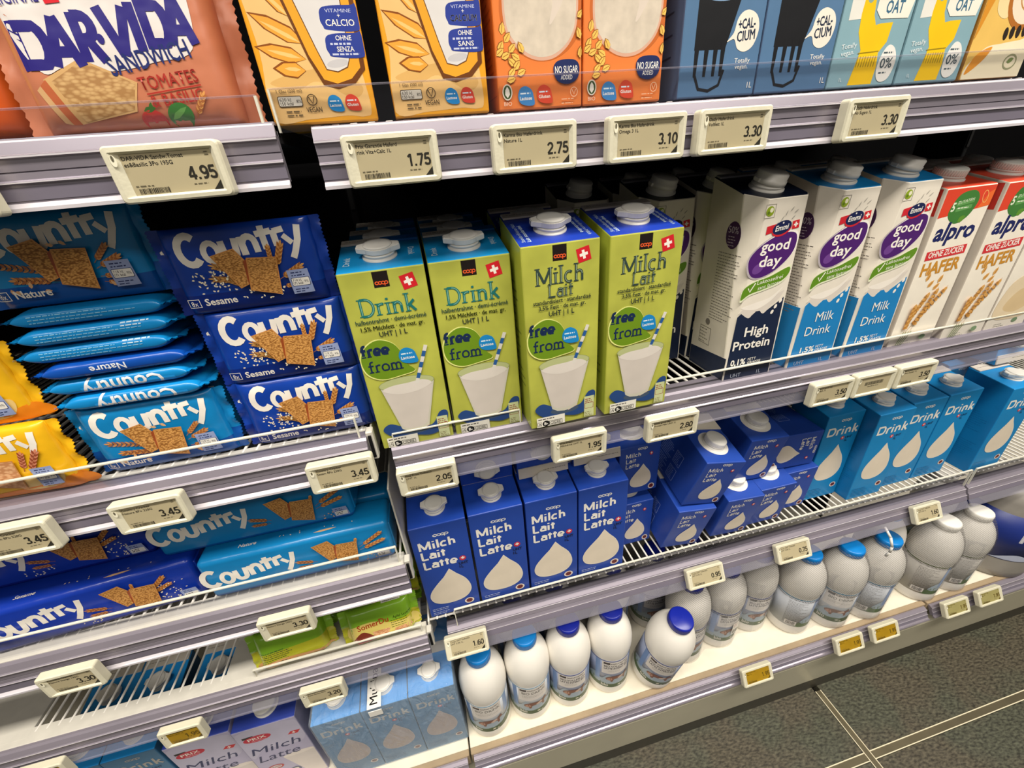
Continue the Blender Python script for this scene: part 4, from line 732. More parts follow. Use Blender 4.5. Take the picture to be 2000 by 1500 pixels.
def oatly(kind):
    a = Art()
    if kind == 'blue':
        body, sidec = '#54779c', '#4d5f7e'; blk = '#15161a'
        a.poly([(-24, 150), (-24, 31), (3, 31), (12, 62), (14, 150)], blk); a.ell(-5, 64, 15, 4, '#86a7cc')
        for x in (-21.5, -13, -5, 1.5): a.poly([(x - 2.2, 36), (x - 1.4, 14), (x + 1, 14), (x + 2, 36)], blk)
        a.stroke([(-21.5, 15), (-17, 6), (-8, 4.5), (1, 8), (4, 18)], 2.2, blk)
        a.blob([(21, 54.5), (28, 51), (31, 43), (28, 33), (21, 29), (14, 31), (10, 37), (4, 35.5), (9, 41), (11, 49), (15, 53.5)], '#efe6d8'); a.text('+CAL-', 20, 43.5, 6, '#1f2c44', w=15, align='c', bold=.03, rot=.08); a.text('CIUM', 20.5, 36, 6.4, '#1f2c44', w=16, align='c', bold=.03, rot=.1); a.text('Totally', 13, 22, 3, WH, w=14); a.text('vegan.', 14, 18, 3, WH, w=12); a.text('1L', 28, 5, 4, WH, w=4.4)
        a.text('OATLY', 0, 156, 16, '#efe6d8', w=52, align='c', bold=.02)
    elif kind == 'pale':
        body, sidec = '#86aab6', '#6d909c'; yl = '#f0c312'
        a.poly([(-31, 150), (-28.5, 46), (-14, 47), (-14, 150)], '#e6e4dc'); a.poly([(-14, 2), (11, 2), (12, 14), (10, 24), (16, 31), (17, 44), (5, 43.5), (0, 42.5), (-4, 49), (-6, 60), (-12, 64), (-16.5, 60), (-17, 50), (-15.5, 38), (-9, 26), (-11, 15)], yl); a.ell(-11, 60, 3, 3.4, '#8ea79a')
        for x in range(8): a.stroke([(-10 + x * 2.6, 14.5), (-9.6 + x * 2.6, 22)], .7, '#9a8412')
        a.stroke([(-11, 24), (10, 25)], .7, '#9a8412'); a.poly([(-3, 52), (3, 46.5), (31, 46.5), (34, 62), (34, 150), (-3, 150)], '#efe9dc'); a.text('OAT', 15, 50, 8, '#3d6a86', w=18, align='c', bold=.025); a.text('TOTAL', 15, 61, 8, '#3d6a86', w=26, align='c', bold=.025); a.text('Totally', -29, 27, 3.4, '#e6ecec', w=15, rot=.1); a.text('vegan.', -28, 22.5, 3.4, '#e6ecec', w=13, rot=.1)
        a.blob([(20, 29), (27, 26), (31, 17), (28, 6), (21, 3), (15, 6), (12.5, 14), (15, 24)], '#e8e6df'); a.text('0%', 21.5, 13, 7, '#4c5a60', w=13, align='c', bold=.02); a.lines(16, 23, 10, 1, 2, '#4c5a60', 1.2, 2); a.lines(16, 9, 11, 1, 2, '#4c5a60', 1.2, 3); a.text('1L', -24, 5, 2.6, '#e6ecec')
    else:
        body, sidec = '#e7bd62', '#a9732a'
        a.blob([(-35, 30), (-24, 62), (-8, 80), (-30, 90), (-35, 70)], '#d7902a'); a.blob([(-20, 50), (-6, 44), (0, 60), (-8, 76), (-22, 70)], '#f0d7a0'); a.ell(14, 62, 25, 27, '#b06a26', .2, 34); a.ell(15, 63, 22, 24, '#ecdcc4', .2, 34); a.ring(15, 63, 14, 15, 1.2, '#c08a50', .2); a.ring(16, 62, 7, 8, 1, '#c08a50', .2); a.blob([(-34, 0), (-20, 22), (0, 26), (20, 28), (35, 30), (35, 0)], '#efe3c2'); a.blob([(-32, 4), (-26, 18), (-10, 24), (-16, 14)], '#e2952c')
        for i in range(5): a.ell(0 + i * 7, 33 + i * .6, 2.6, 4.6, '#2a211a', .2)
        a.ring(18, 12, 8, 6, 1.4, '#9a9a72'); a.leaf(14, 12, 8, 4, .3, '#7d8f52')
    sd = Art(); R_ = random.Random(3)
    for i in range(9): sd.stroke([(12, 140 - i * 14), (56, 142 - i * 14)], 1.0, '#2c3a52' if kind != 'barista' else '#6b4a1c')
    W, D, Hf, Hb = .0705, .070, .185, .197
    return proto(carton_mesh(W, D, Hf, Hb, body, sidec, body, a, sd, None, None), cap_parts('ears', W, D, Hf, Hb))
PB, PP, PR = oatly('blue'), oatly('pale'), oatly('barista')
for P, x, lab in ((PB, .2605, 'left of the two dark blue cartons with a black mug drawing'), (PB, .3320, 'right of the two dark blue cartons with a black mug drawing'), (PP, .4035, 'left of the two pale blue cartons with a yellow arm drawing'), (PP, .4760, 'right of the two pale blue cartons with a yellow arm drawing'), (PR, .5500, 'golden carton with a coffee cup picture at the top right corner')): place(P, 'oat_drink_carton', lab, 'carton', (x, .360, DR1), (0, 0, 0), GO)

# ------------------------------------------------------------------ film wrapped cracker packs
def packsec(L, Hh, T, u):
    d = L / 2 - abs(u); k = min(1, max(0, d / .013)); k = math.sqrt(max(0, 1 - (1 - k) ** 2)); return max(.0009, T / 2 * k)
def pack_mesh(L, Hh, T, main, dark, frac, front=None, edge=None, grid=(3.5, 3.5), fin=.008, ripple=6, darkback=None):
    mb = MB(); nu, nc = 56, 44; vs = []; fs = []
    us = [-L / 2 + L * (.5 - .5 * math.cos(math.pi * i / nu)) for i in range(nu + 1)]
    us = [.75 * u + .25 * (-L / 2 + L * i / nu) for i, u in enumerate(us)]
    def pw(x, p): return math.copysign(abs(x) ** p, x)
    for u in us:
        t = packsec(L, Hh, T, u); wob = 1
        for j in range(nc):
            a = 2 * math.pi * j / nc; vs.append((u, -t * pw(math.sin(a), .6), Hh / 2 + Hh / 2 * pw(math.cos(a), .35)))
    for i in range(nu):
        for j in range(nc): fs.append([i * nc + j, (i + 1) * nc + j, (i + 1) * nc + (j + 1) % nc, i * nc + (j + 1) % nc])
    fs.append(list(range(nc))); fs.append([nu * nc + j for j in range(nc)][::-1])
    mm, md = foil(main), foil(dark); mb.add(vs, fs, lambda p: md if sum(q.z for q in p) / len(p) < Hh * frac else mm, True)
    for s in (-1, 1):                                     # crimped end seals with a pinked edge
        V = []; F = []; n = 44
        for j in range(n + 1):
            z = Hh * j / n
            for q in range(4):
                dx = fin * q / 3 + (.0012 if (j % 2 and q == 3) else 0); V.append((s * (L / 2 - .0006 + dx), .0007 * math.sin(q * 2.2 + j * .5) + .0012 * math.sin(j * .45 + s) * q / 3, z))
        for j in range(n):
            for q in range(3):
                b = j * 4 + q; F.append([b, b + 1, b + 5, b + 4])
        m2 = len(V); V += [(x, y + .0007, z) for x, y, z in V]; F += [[k + m2 for k in f][::-1] for f in F]
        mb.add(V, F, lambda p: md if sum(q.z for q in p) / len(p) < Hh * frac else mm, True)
    if front:
        def fn(u, v, e):
            u, v = u / 1000, v / 1000; c = min(.99999, abs(2 * v / Hh - 1)); return (u, -packsec(L, Hh, T, u) * max(0, 1 - c ** 5.714) ** .3 - e - .00015, v)
        front.to(mb, fn, grid)
    if edge:
        def fe(u, w_, e):
            u, w_ = u / 1000, w_ / 1000; t = packsec(L, Hh, T, u); c = max(-1, min(1, w_ / t)); return (u, w_, Hh / 2 + Hh / 2 * (1 - abs(c) ** 3.333) ** .175 + e + .00015)
        edge.to(mb, fe, (3.0, 1.0))
    return mb
def crackers(a, x, y, k=1., m=None, alt=False):
    m = m or M_CRK; e = '#c98a48'
    P = lambda pts: [(x + k * u, y + k * v) for u, v in pts]
    a.poly(P([(-20.6, 26.6), (-2.4, 30.6), (3.6, 20), (1, 2.4), (-7, -.6)]), e); a.poly(P([(-19.6, 26), (-3, 29.6), (2.6, 19.8), (.6, 3), (-6.6, .4)]), m)
    a.poly(P([(1.4, 20), (4.4, 22), (3.4, -1), (-.4, 2.6)]), '#9b4a24')
    a.poly(P([(4.4, 22.6), (26.6, 21), (22, -9.4), (-.6, -3)]), e); a.poly(P([(5.2, 21.8), (25.6, 20.2), (21.2, -8.4), (.6, -2.6)]), m)
def nutri(a, x, y, k=1.):
    a.poly([(x, y), (x + 20 * k, y), (x + 19 * k, y + 24 * k), (x - k, y + 24 * k)], '#8f9cc4'); a.lines(x + 2, y + 20.5 * k, 15 * k, 2, 2.8 * k, '#2a3560', 1.1 * k, 3); a.rect(x + k, y + 7.5 * k, 17.4 * k, 8.6 * k, '#2a3560', 0, 1.2 * k); a.rect(x + 1.5 * k, y + 8 * k, 16.4 * k, 7.6 * k, '#e8e4dc', 0, 1 * k); a.text('718 kJ', x + 2.3 * k, y + 12.4 * k, 2.2 * k, '#2b2b33', w=8 * k); a.text('171 kcal', x + 2.3 * k, y + 9.2 * k, 2.4 * k, '#2b2b33', w=9 * k, bold=.012); a.text('9%', x + 13 * k, y + 10.6 * k, 2.4 * k, '#2b2b33'); a.lines(x + 2, y + 4 * k, 14 * k, 2, 2.4 * k, '#2a3560', .9 * k, 6)
def seeds(a, x, y, w_, h_, n, col='#eadfc2', seed=1):
    R_ = random.Random(seed)
    for _ in range(n): a.leaf(x + R_.uniform(0, w_), y + R_.uniform(0, h_), 2.2, 1.2, R_.uniform(0, 3.1), col)
def countrypack(kind):
    a = Art(foil); PW = '#efe9df'
    if kind != 'yellow': country(a, -45, 38.5, .93, PW, .02)
    else: country(a, -45, 38.5, .93, PW, .02)
    if kind == 'sesame':
        for x, y, l, g in ((-4, 30, 22, 2.75), (-4, 24, 24, 2.95), (-6, 20, 16, 2.6)): a.wheat(x, y, l, g, ('#d9a45e', '#b07838'), 5, 3)
        for x, y, l, g in ((22, 30, 22, 1.15), (20, 34, 15, 1.5), (22, 22, 22, .45), (23, 16, 14, .1)): a.wheat(x, y, l, g, ('#d99f58', '#a8662c'), 6, 3.6)
        seeds(a, -40, 18, 30, 16, 46); seeds(a, -8, 8, 32, 8, 16, seed=5); crackers(a, -1, 19.5, 1.)
    elif kind == 'nature':
        for x, y, l, g in ((-4, 24, 40, 2.9), (-6, 18, 30, 3.02), (22, 28, 18, .75), (22, 24, 20, .4), (22, 18, 16, 0), (23, 14, 14, -.2)): a.wheat(x, y, l, g, ('#cf8f50', '#a15f30'), 6, 3.4)
        for x, y in ((-38, 16), (-32, 12), (-25, 15), (-18, 12), (30, 10), (33, 15), (8, 46), (4, 43)): a.leaf(x, y, 5, 2.6, x * .7, '#d9a878')
        crackers(a, -4, 18.5, 1.)
    else:
        a.blob([(-60, 2), (-20, 6), (30, 10), (58, 14), (60, 1)], '#e8861c'); a.blob([(12, 12), (28, 22), (48, 22), (44, 8), (20, 6)], '#e9c57c')
        for x, y, l, g in ((24, 26, 20, 1.2), (28, 24, 26, .95)): a.wheat(x, y, l, g, ('#d98a6a', '#9a4a30'), 6, 3.6)
        crackers(a, -4, 18, 1., M_CRKP)
    a.text({'sesame': 'Sesame', 'nature': 'Nature', 'yellow': 'Vollkorn'}[kind], -38, 8.6, 5.6, PW, w=24, bold=.022); a.frame(-51, 7.6, 9.5, 7, .5, PW); a.text('8x', -48.6, 9, 4, PW, w=5); nutri(a, 30, 9, .82)
    a.poly([(-57, 50), (-55, 50), (-55, 48.6), (-52.6, 51), (-55, 53.4), (-55, 52), (-57, 52)], PW)
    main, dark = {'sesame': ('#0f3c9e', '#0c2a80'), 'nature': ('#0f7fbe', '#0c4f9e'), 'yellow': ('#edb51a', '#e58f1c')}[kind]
    L, Hh, T = .110, .0675, .017
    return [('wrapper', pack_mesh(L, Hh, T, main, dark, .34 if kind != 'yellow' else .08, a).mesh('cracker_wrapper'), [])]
P_SES, P_NAT, P_YEL = countrypack('sesame'), countrypack('nature'), countrypack('yellow'); ZL2 = .8603; GS = 'dark blue sesame cracker packs'; GN = 'light blue cracker packs'
for i, (x, lab) in enumerate(((-.1305, 'lowest of the three dark blue sesame packs stacked on edge'), (-.1305, 'middle of the three dark blue sesame packs stacked on edge'), (-.1365, 'topmost of the three dark blue sesame packs, in the shade of the shelf above'))):
    place(P_SES, 'cracker_pack', lab, 'cracker pack', (x, .388, ZL2 + .0678 * i), (0, 0, 0), GS)
place(P_NAT, 'cracker_pack', 'light blue cracker pack standing on edge under the pile of flat packs', 'cracker pack', (-.2605, .388, ZL2), (0, 0, 0), GN)
place(P_NAT, 'cracker_pack', 'light blue cracker pack standing behind the clear riser, second row', 'cracker pack', (-.2605, .412, ZL2), (0, 0, 0), GN)
# flat packs piled on the standing light blue ones: long edges towards the aisle
def flatpack(edge):
    a = Art(foil)
    if edge == 'small': a.lines(-40, 2.5, 78, 3, 2.4, '#7fc0e6', .7, 3); a.lines(20, 4.5, 24, 2, 2.2, '#c9e2f2', .8, 5)
    elif edge == 'Nature': a.lines(5, -6, 44, 1, 2, '#c9dcf2', .8, 6); a.text('Nature', 8, 2.6, 5.4, '#dfe3ea', w=26, rot=math.pi, bold=.015)
    elif edge == 'top': country(a, 40, 20, -.86, '#efe9df')
    else: a.rect(-30, -7.6, 72, 7, '#2191dc'); a.text('Country', 33, 3.4, 11.5, '#e3e3e6', w=62, rot=math.pi, bold=.02)
    main, dark = ('#0f83c6', '#0c4f9e') if edge != 'Nature' else ('#0c4aa6', '#0c4aa6')
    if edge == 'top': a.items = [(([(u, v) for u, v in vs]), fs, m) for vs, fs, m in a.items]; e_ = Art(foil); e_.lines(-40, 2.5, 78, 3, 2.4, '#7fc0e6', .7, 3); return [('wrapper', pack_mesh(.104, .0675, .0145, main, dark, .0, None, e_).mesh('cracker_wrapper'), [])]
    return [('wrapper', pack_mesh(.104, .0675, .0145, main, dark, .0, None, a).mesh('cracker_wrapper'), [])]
order = ('Country', 'Country', 'Nature', 'small', 'small', 'top'); ord_n = ('lowest', 'second lowest', 'third from the bottom', 'third from the top', 'second from the top', 'topmost')
FP = {k: flatpack(k) for k in set(order)}; RN = random.Random(7)
for i, k in enumerate(order):
    place(FP[k], 'cracker_pack', f'light blue cracker pack lying flat in the pile, {ord_n[i]} of six', 'cracker pack', (-.263 + (.004, .0, .002, -.003, .001, .003)[i], .4435 + (.0, .002, .001, .003, .002, .004)[i], ZL2 + .0682 + .0073 + .0147 * i), R(90, 0, RN.uniform(-1.5, 1.5)), GN)
place(P_NAT, 'cracker_pack', 'light blue cracker pack standing on edge above the flat pile, in shade', 'cracker pack', (-.263, .396, ZL2 + .0682 + .0889), (0, 0, 0), GN)
GY = 'yellow cracker packs'
place(P_YEL, 'cracker_pack', 'yellow cracker pack standing on edge at the left picture edge, lower one', 'cracker pack', (-.386, .379, ZL2), R(0, 0, -3), GY)
place(P_YEL, 'cracker_pack', 'yellow cracker pack on top of the lower yellow one at the left edge', 'cracker pack', (-.392, .384, ZL2 + .068), R(0, 0, 2), GY)

# sandwich cracker packs on the top left shelf
def darvida(main='#bb7355', second=False):
    a = Art(foil)
    if not second:
        a.blob([(-52, 46), (-44, 30), (-30, 33), (-6, 30), (20, 34), (44, 40), (50, 70), (47, 104), (-52, 104), (-55, 70)], '#d9d2ce')
        a.poly([(-46, 27), (-22, 37), (5, 24), (-2, 9), (-37, 4)], '#c9a06a'); a.poly([(-42, 26), (-22, 35.6), (3.6, 23.4), (-3, 10), (-34, 5)], cracker_mat('sandwich_cracker_print', '#c7a069', '#a07440', 260)); a.poly([(-49, 24), (-45, 27), (-37, 4), (-42, 4)], '#b5603c'); a.poly([(-52, 22), (-49, 24), (-42, 4), (-46, 5)], '#caa070')
        nv = '#2a2275'
        for ch, x, y, w_ in (('D', -54, 31.5, 20), ('A', -37, 33, 18), ('R', -20.5, 35, 15), ('V', -4, 37.5, 17), ('I', 11.5, 39.5, 8), ('D', 18.5, 40.5, 17), ('A', 32, 42.5, 17)): heavy(a, ch, x, y, 24, nv, w_, .23)
        a.ell(-6, 46, 2, 2.6, nv); a.text('SANDWICH', -7, 27.5, 9.5, '#1f2a66', w=50, rot=.17, bold=.015); a.text('TOMATES', 6, 19.5, 7, '#a8322a', w=36, rot=.10, bold=.012); a.stroke([(8, 17.6), (42, 21.4)], .8, '#a8322a'); a.text('& BASILIC', 9, 10.5, 6.4, '#a8322a', w=33, rot=.09, bold=.008)
        a.text('ORIGINAL', -58, 62, 6, nv, w=28, rot=.06); a.swiss(-24, 67, 8, .1); a.ell(6, 4, 7.5, 5.5, '#c93a33'); a.leaf(2, 9, 8, 3, .2, '#3c6a2c'); a.leaf(6, 8, 6, 2.4, 1.2, '#3c6a2c'); a.ell(23, 6, 8, 6.5, '#3f7d38', .3); a.leaf(17, 4, 13, 3, .5, '#67a052'); a.wheat(32, 4, 16, .9, ('#d99a55', '#b06a38'), 5, 2.6)
    else:
        a.blob([(-50, 10), (-20, 30), (10, 20), (40, 28), (50, 60), (20, 80), (-40, 70)], '#e6b51a'); a.blob([(-40, 4), (0, 14), (44, 6), (48, 1), (-40, 1)], '#d9601c')
    a.items = [([(u * .94, v) for u, v in vs], fs, m) for vs, fs, m in a.items]
    return [('wrapper', pack_mesh(.116, .108, .030, main, main, .0, a, grid=(5, 4), fin=.011).mesh('sandwich_wrapper'), [])]
place(darvida(), 'cracker_sandwich_pack', 'pink cracker sandwich pack with tomato and basil picture, standing on the top left shelf', 'cracker pack', (-.157, .374, 1.1250), R(-6, 0, 3))
place(darvida('#c9551f', True), 'cracker_sandwich_pack', 'orange and yellow pack at the left picture edge beside the pink one', 'cracker pack', (-.289, .388, 1.1250), R(-4, 0, 7))
for x, lab in ((-.078, 'grey shelf divider plate right of the pink cracker sandwich pack'),):
    d = MB(); b = boxbm(x - .0012, x + .0012, .385, .60, 1.1236, 1.26, .0006, 1); d.bm(b, mat('smoky_divider_plastic', '#5d5852', rough=.25)); b.free(); solo('shelf_divider', d, lab, 'divider')

# long cracker sticks
def stick(kind):
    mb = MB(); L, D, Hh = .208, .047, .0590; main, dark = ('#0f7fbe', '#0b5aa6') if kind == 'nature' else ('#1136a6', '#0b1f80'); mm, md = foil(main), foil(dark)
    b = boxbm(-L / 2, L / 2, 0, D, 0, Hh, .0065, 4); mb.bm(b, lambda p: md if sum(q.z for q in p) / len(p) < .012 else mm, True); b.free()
    for s in (-1, 1): box(mb, s * L / 2 - .001, s * L / 2 + .0012, .006, D - .006, .008, Hh - .008, mm, .0008, 1)
    a = Art(foil); PW = '#efe9df'; country(a, -106, 18, 1.02, PW, .05)
    for x, y, l, g in ((16, 22, 22, 2.85), (14, 18, 18, 3.05)): a.wheat(x, y, l, g, ('#c98a50', '#9a5a30'), 5, 2.8)
    if kind == 'nature':
        for x, y, l, g in ((66, 30, 34, .55), (66, 26, 32, .32), (62, 34, 13, 1.3)): a.wheat(x, y, l, g, ('#d99a50', '#a8602c'), 7, 4)
        seeds(a, 68, 8, 16, 10, 10, '#d9a878', 4)
    else:
        for x, y, l, g in ((58, 32, 24, .75), (58, 28, 22, .4), (44, 38, 12, 1.4)): a.wheat(x, y, l, g, ('#d99a50', '#a8602c'), 6, 4)
        seeds(a, 64, 10, 26, 28, 46, seed=9); seeds(a, -14, 9, 26, 8, 14, seed=2)
    crackers(a, 38, 21, 1.05); a.poly([(84, 9), (100, 9), (98, 22), (82, 22)], '#8f9cc4'); a.lines(85, 19, 11, 2, 2.2, '#2a3560', .9, 3); a.rect(84.4, 10.4, 13.6, 5.6, '#e8e4dc', 0, .8); a.lines(85.4, 13.8, 11, 2, 2.2, '#3b3b45', 1, 4)
    a.to(mb, lambda u, v, e: (u / 1000, -e - .00008, v / 1000))
    t = Art(foil); t.text('Nature' if kind == 'nature' else 'Sesame', -62, 12, 4.6, PW, w=19, bold=.02, shear=.12); t.leaf(20, 9, 26, 3, .05, '#e3b98a'); seeds(t, -20, 10, 100, 6, 8, '#e8d8c0', 3)
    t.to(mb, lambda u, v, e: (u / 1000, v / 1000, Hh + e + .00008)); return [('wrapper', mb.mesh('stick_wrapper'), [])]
SN, SS = stick('nature'), stick('sesame'); ZL3 = .6683; GT = 'long cracker sticks'
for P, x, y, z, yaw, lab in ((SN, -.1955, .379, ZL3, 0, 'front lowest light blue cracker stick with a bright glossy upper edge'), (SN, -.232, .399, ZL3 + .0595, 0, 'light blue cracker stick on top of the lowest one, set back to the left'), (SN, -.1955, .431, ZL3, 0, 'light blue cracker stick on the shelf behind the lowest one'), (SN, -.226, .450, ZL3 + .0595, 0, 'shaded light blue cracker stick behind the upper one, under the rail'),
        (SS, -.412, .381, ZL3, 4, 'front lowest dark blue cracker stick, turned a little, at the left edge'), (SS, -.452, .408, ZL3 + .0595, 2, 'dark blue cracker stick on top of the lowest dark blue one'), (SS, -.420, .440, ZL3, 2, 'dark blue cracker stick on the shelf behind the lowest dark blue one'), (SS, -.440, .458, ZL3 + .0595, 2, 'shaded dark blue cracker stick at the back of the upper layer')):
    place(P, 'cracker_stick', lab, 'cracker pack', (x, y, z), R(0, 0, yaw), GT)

# small green cracker packs
def greenpack(variant):
    a = Art(foil)
    if variant == 'front':
        a.blob([(-44, 6), (-40, 26), (-10, 30), (14, 22), (48, 18), (50, 4), (0, 2)], '#d9c56a'); a.text('SomerDu', -30, 22, 7.5, '#a8401f', w=42, rot=.05, bold=.02); a.text('Apfel Sesam', 18, 26, 3.6, '#2f3d14', w=24, align='l'); a.lines(14, 23, 32, 4, 3, '#3d4a18', .8, 3)
        a.blob([(-40, 4), (-34, 14), (-24, 19), (-14, 13), (-8, 5), (-22, 2)], '#7c3324'); a.blob([(-34, 4), (-26, 10), (-16, 6), (-22, 2)], '#b5342c'); a.poly([(-12, 16), (12, 15), (6, 3), (-10, 5)], M_CRKP); a.poly([(18, 12), (44, 14), (42, 7), (16, 6)], M_CRKP)
        a.items = [([(u, v * 1.17) for u, v in vs], fs, m) for vs, fs, m in a.items]
    else:
        a.lines(-40, 28, 44, 8, 3, '#3a3f34', .9, 4); a.blob([(-46, 8), (-20, 14), (20, 10), (44, 6), (44, 2), (-40, 2)], '#c9965e')
    e = Art(foil); e.lines(-38, 5, 40, 4, 2.6, '#4a4f44', .8, 7); e.rect(6, -6, 26, 9, '#e3e0d6'); e.bars(8, -5, 22, 6, '#1b1b1b', 4); e.ell(-2, 2, 5, 4, '#c9b32a'); e.ell(8, 5, 4, 2.6, '#b5301f'); e.ell(24, 5.5, 5, 2.6, '#e0521f')
    return [('wrapper', pack_mesh(.086, .054, .026, '#7fae2a', '#b5b52a', .5, a, e, grid=(4, 4), fin=.010).mesh('green_wrapper'), [])]
GP, GQ = greenpack('front'), greenpack('plain'); ZL4 = .5101; GGN = 'small green cracker packs'
for P, x, y, z, rx, yaw, lab in ((GP, -.1415, .390, ZL4, -14, 3, 'green cracker pack with red lettering, front right of the green group'), (GQ, -.2585, .392, ZL4, -14, 6, 'shiny green cracker pack at the left front of the green group'), (GQ, -.1385, .424, ZL4 + .0265, -12, 1, 'green cracker pack right behind the one with red lettering, barcode edge up'), (GQ, -.2485, .428, ZL4 + .0265, -12, 2, 'green cracker pack in the second row behind the shiny left one'), (GQ, -.1385, .458, ZL4 + .0265, -12, 0, 'green cracker pack in the third row on the right'), (GQ, -.2485, .462, ZL4 + .0265, -12, 0, 'green cracker pack in the third row on the left')):
    place(P, 'green_cracker_pack', lab, 'cracker pack', (x, y, z), R(rx, 0, yaw), GGN)

# ------------------------------------------------------------------ bottom shelf, left: cartons
def prixmilch():
    a = Art(); a.blob([(-42, 100), (-20, 118), (20, 112), (42, 122), (42, 176), (-42, 176)], '#bfbbd2'); a.poly([(-4, 78), (44, 84), (44, 4), (20, 4)], '#d9d0cc'); a.ell(20, 81, 24, 5, '#e6ddd6', .08)
    a.rect(-37, 159, 16, 5, '#20181a', .04); a.ell(-18, 154, 20, 8.6, '#c2213f', .06); a.text('PRIX', -18, 151.5, 7, WH, w=26, align='c', bold=.012, rot=.06); a.text('Garantie', -17, 147.6, 2.8, '#f0c9cf', w=20, align='c'); a.poly([(22, 140), (36, 138), (42, 146), (28, 147)], '#c9232f'); a.text('+', 29, 139.5, 6, WH, bold=.05)
    for t, x, y, w_, in (('Milch', -40, 108, 72), ('Latte', -38, 82, 62)): a.text(t, x, y, 19, '#1d2a5c', w=w_, shear=.3, rot=.03)
    a.ell(-22, 57, 12, 7, '#b5202f'); a.ell(-22, 57, 9, 4.6, '#cfc9cc'); a.text('SUISSE', -22, 55.5, 3.4, '#a01f2c', w=14, align='c', bold=.02); a.blob([(-8, 34), (4, 40), (10, 30), (-2, 24)], '#4a5675'); a.rect(-40, 6, 46, 30, '#e3ded6', 0, 2); a.lines(-37, 30, 38, 8, 3.4, '#6d6a78', .9, 3)
    W, D, Hf, Hb = .090, .066, .184, .194
    return proto(carton_mesh(W, D, Hf, Hb, '#b3aecb', '#a6a2c2', '#2a3f9c', a, None, None, None), cap_parts('round', W, D, Hf, Hb, r=.0155))
PM = prixmilch(); ZB = .1903; GPM = 'white and violet milk cartons'
for x, y, yaw, lab in ((-.3515, .388, 0, 'white and violet milk carton with red oval, right of the two'), (-.4465, .394, 0, 'white and violet milk carton half hidden behind the right one'), (-.3515, .470, 0, 'white and violet milk carton in the second row behind the right one')): place(PM, 'milk_carton', lab, 'carton', (x, y, ZB), R(0, 0, yaw), GPM)
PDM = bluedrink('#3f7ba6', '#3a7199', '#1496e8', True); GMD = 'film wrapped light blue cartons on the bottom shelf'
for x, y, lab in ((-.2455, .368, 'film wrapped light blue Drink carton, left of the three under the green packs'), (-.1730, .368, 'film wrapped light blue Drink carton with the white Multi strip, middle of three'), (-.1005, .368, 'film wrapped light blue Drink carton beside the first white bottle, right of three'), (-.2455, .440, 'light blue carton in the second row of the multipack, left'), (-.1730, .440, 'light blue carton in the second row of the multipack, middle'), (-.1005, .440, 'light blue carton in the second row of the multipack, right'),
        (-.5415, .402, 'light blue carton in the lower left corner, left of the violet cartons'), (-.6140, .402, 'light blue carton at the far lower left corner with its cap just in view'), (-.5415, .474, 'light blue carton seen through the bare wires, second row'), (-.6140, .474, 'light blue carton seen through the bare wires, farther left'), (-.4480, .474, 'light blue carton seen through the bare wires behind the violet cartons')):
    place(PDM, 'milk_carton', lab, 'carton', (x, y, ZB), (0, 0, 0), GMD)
def filmbox(x0, x1, y0, y1, z0, z1):
    mb = MB(); b = boxbm(x0, x1, y0, y1, z0, z1, .004, 2, lambda v: setattr(v.co, 'z', v.co.z + (.012 if v.co.z > .3 and v.co.y > (y0 + y1) / 2 else 0)))
    b.faces.ensure_lookup_table(); bmesh.ops.subdivide_edges(b, edges=b.edges[:], cuts=2, use_grid_fill=True); mb.bm(b, M_FILMC, True); b.free(); return mb
solo('shrink_film', filmbox(-.2830, -.0630, .3655, .5110, .1905, .377), 'clear wrinkled shrink film around the three light blue Drink cartons', 'film')
ms = MB(); b = boxbm(-.196, -.176, .3630, .3640, .358, .372, .0002, 1); ms.bm(b, M_WHITE); b.free()
X = Matrix.Translation((-.186, .3640, .3775)) @ Matrix.Rotation(math.radians(8), 4, 'X'); box(ms, -.0105, .0105, 0, .075, .0003, .0010, M_WHITE, .0003, 1, X)
A = Art(); A.text('Multipack', 5, 5, 12, '#17181c', w=66, rot=1.5708, bold=.006); A.to(ms, lambda u, v, e: tuple(X @ Vector((u / 1000, v / 1000, .0010 + e)))); solo('multipack_strip', ms, 'white Multipack strip stuck over the top of the middle wrapped carton', 'label')
for x, lab in ((-.1385, 'green cracker pack lying flat under the rear right green packs'), (-.2485, 'green cracker pack lying flat under the rear left green packs')):
    place(GQ, 'green_cracker_pack', lab, 'cracker pack', (x, .474, ZL4 + .0131), R(90, 0, 0), GGN)

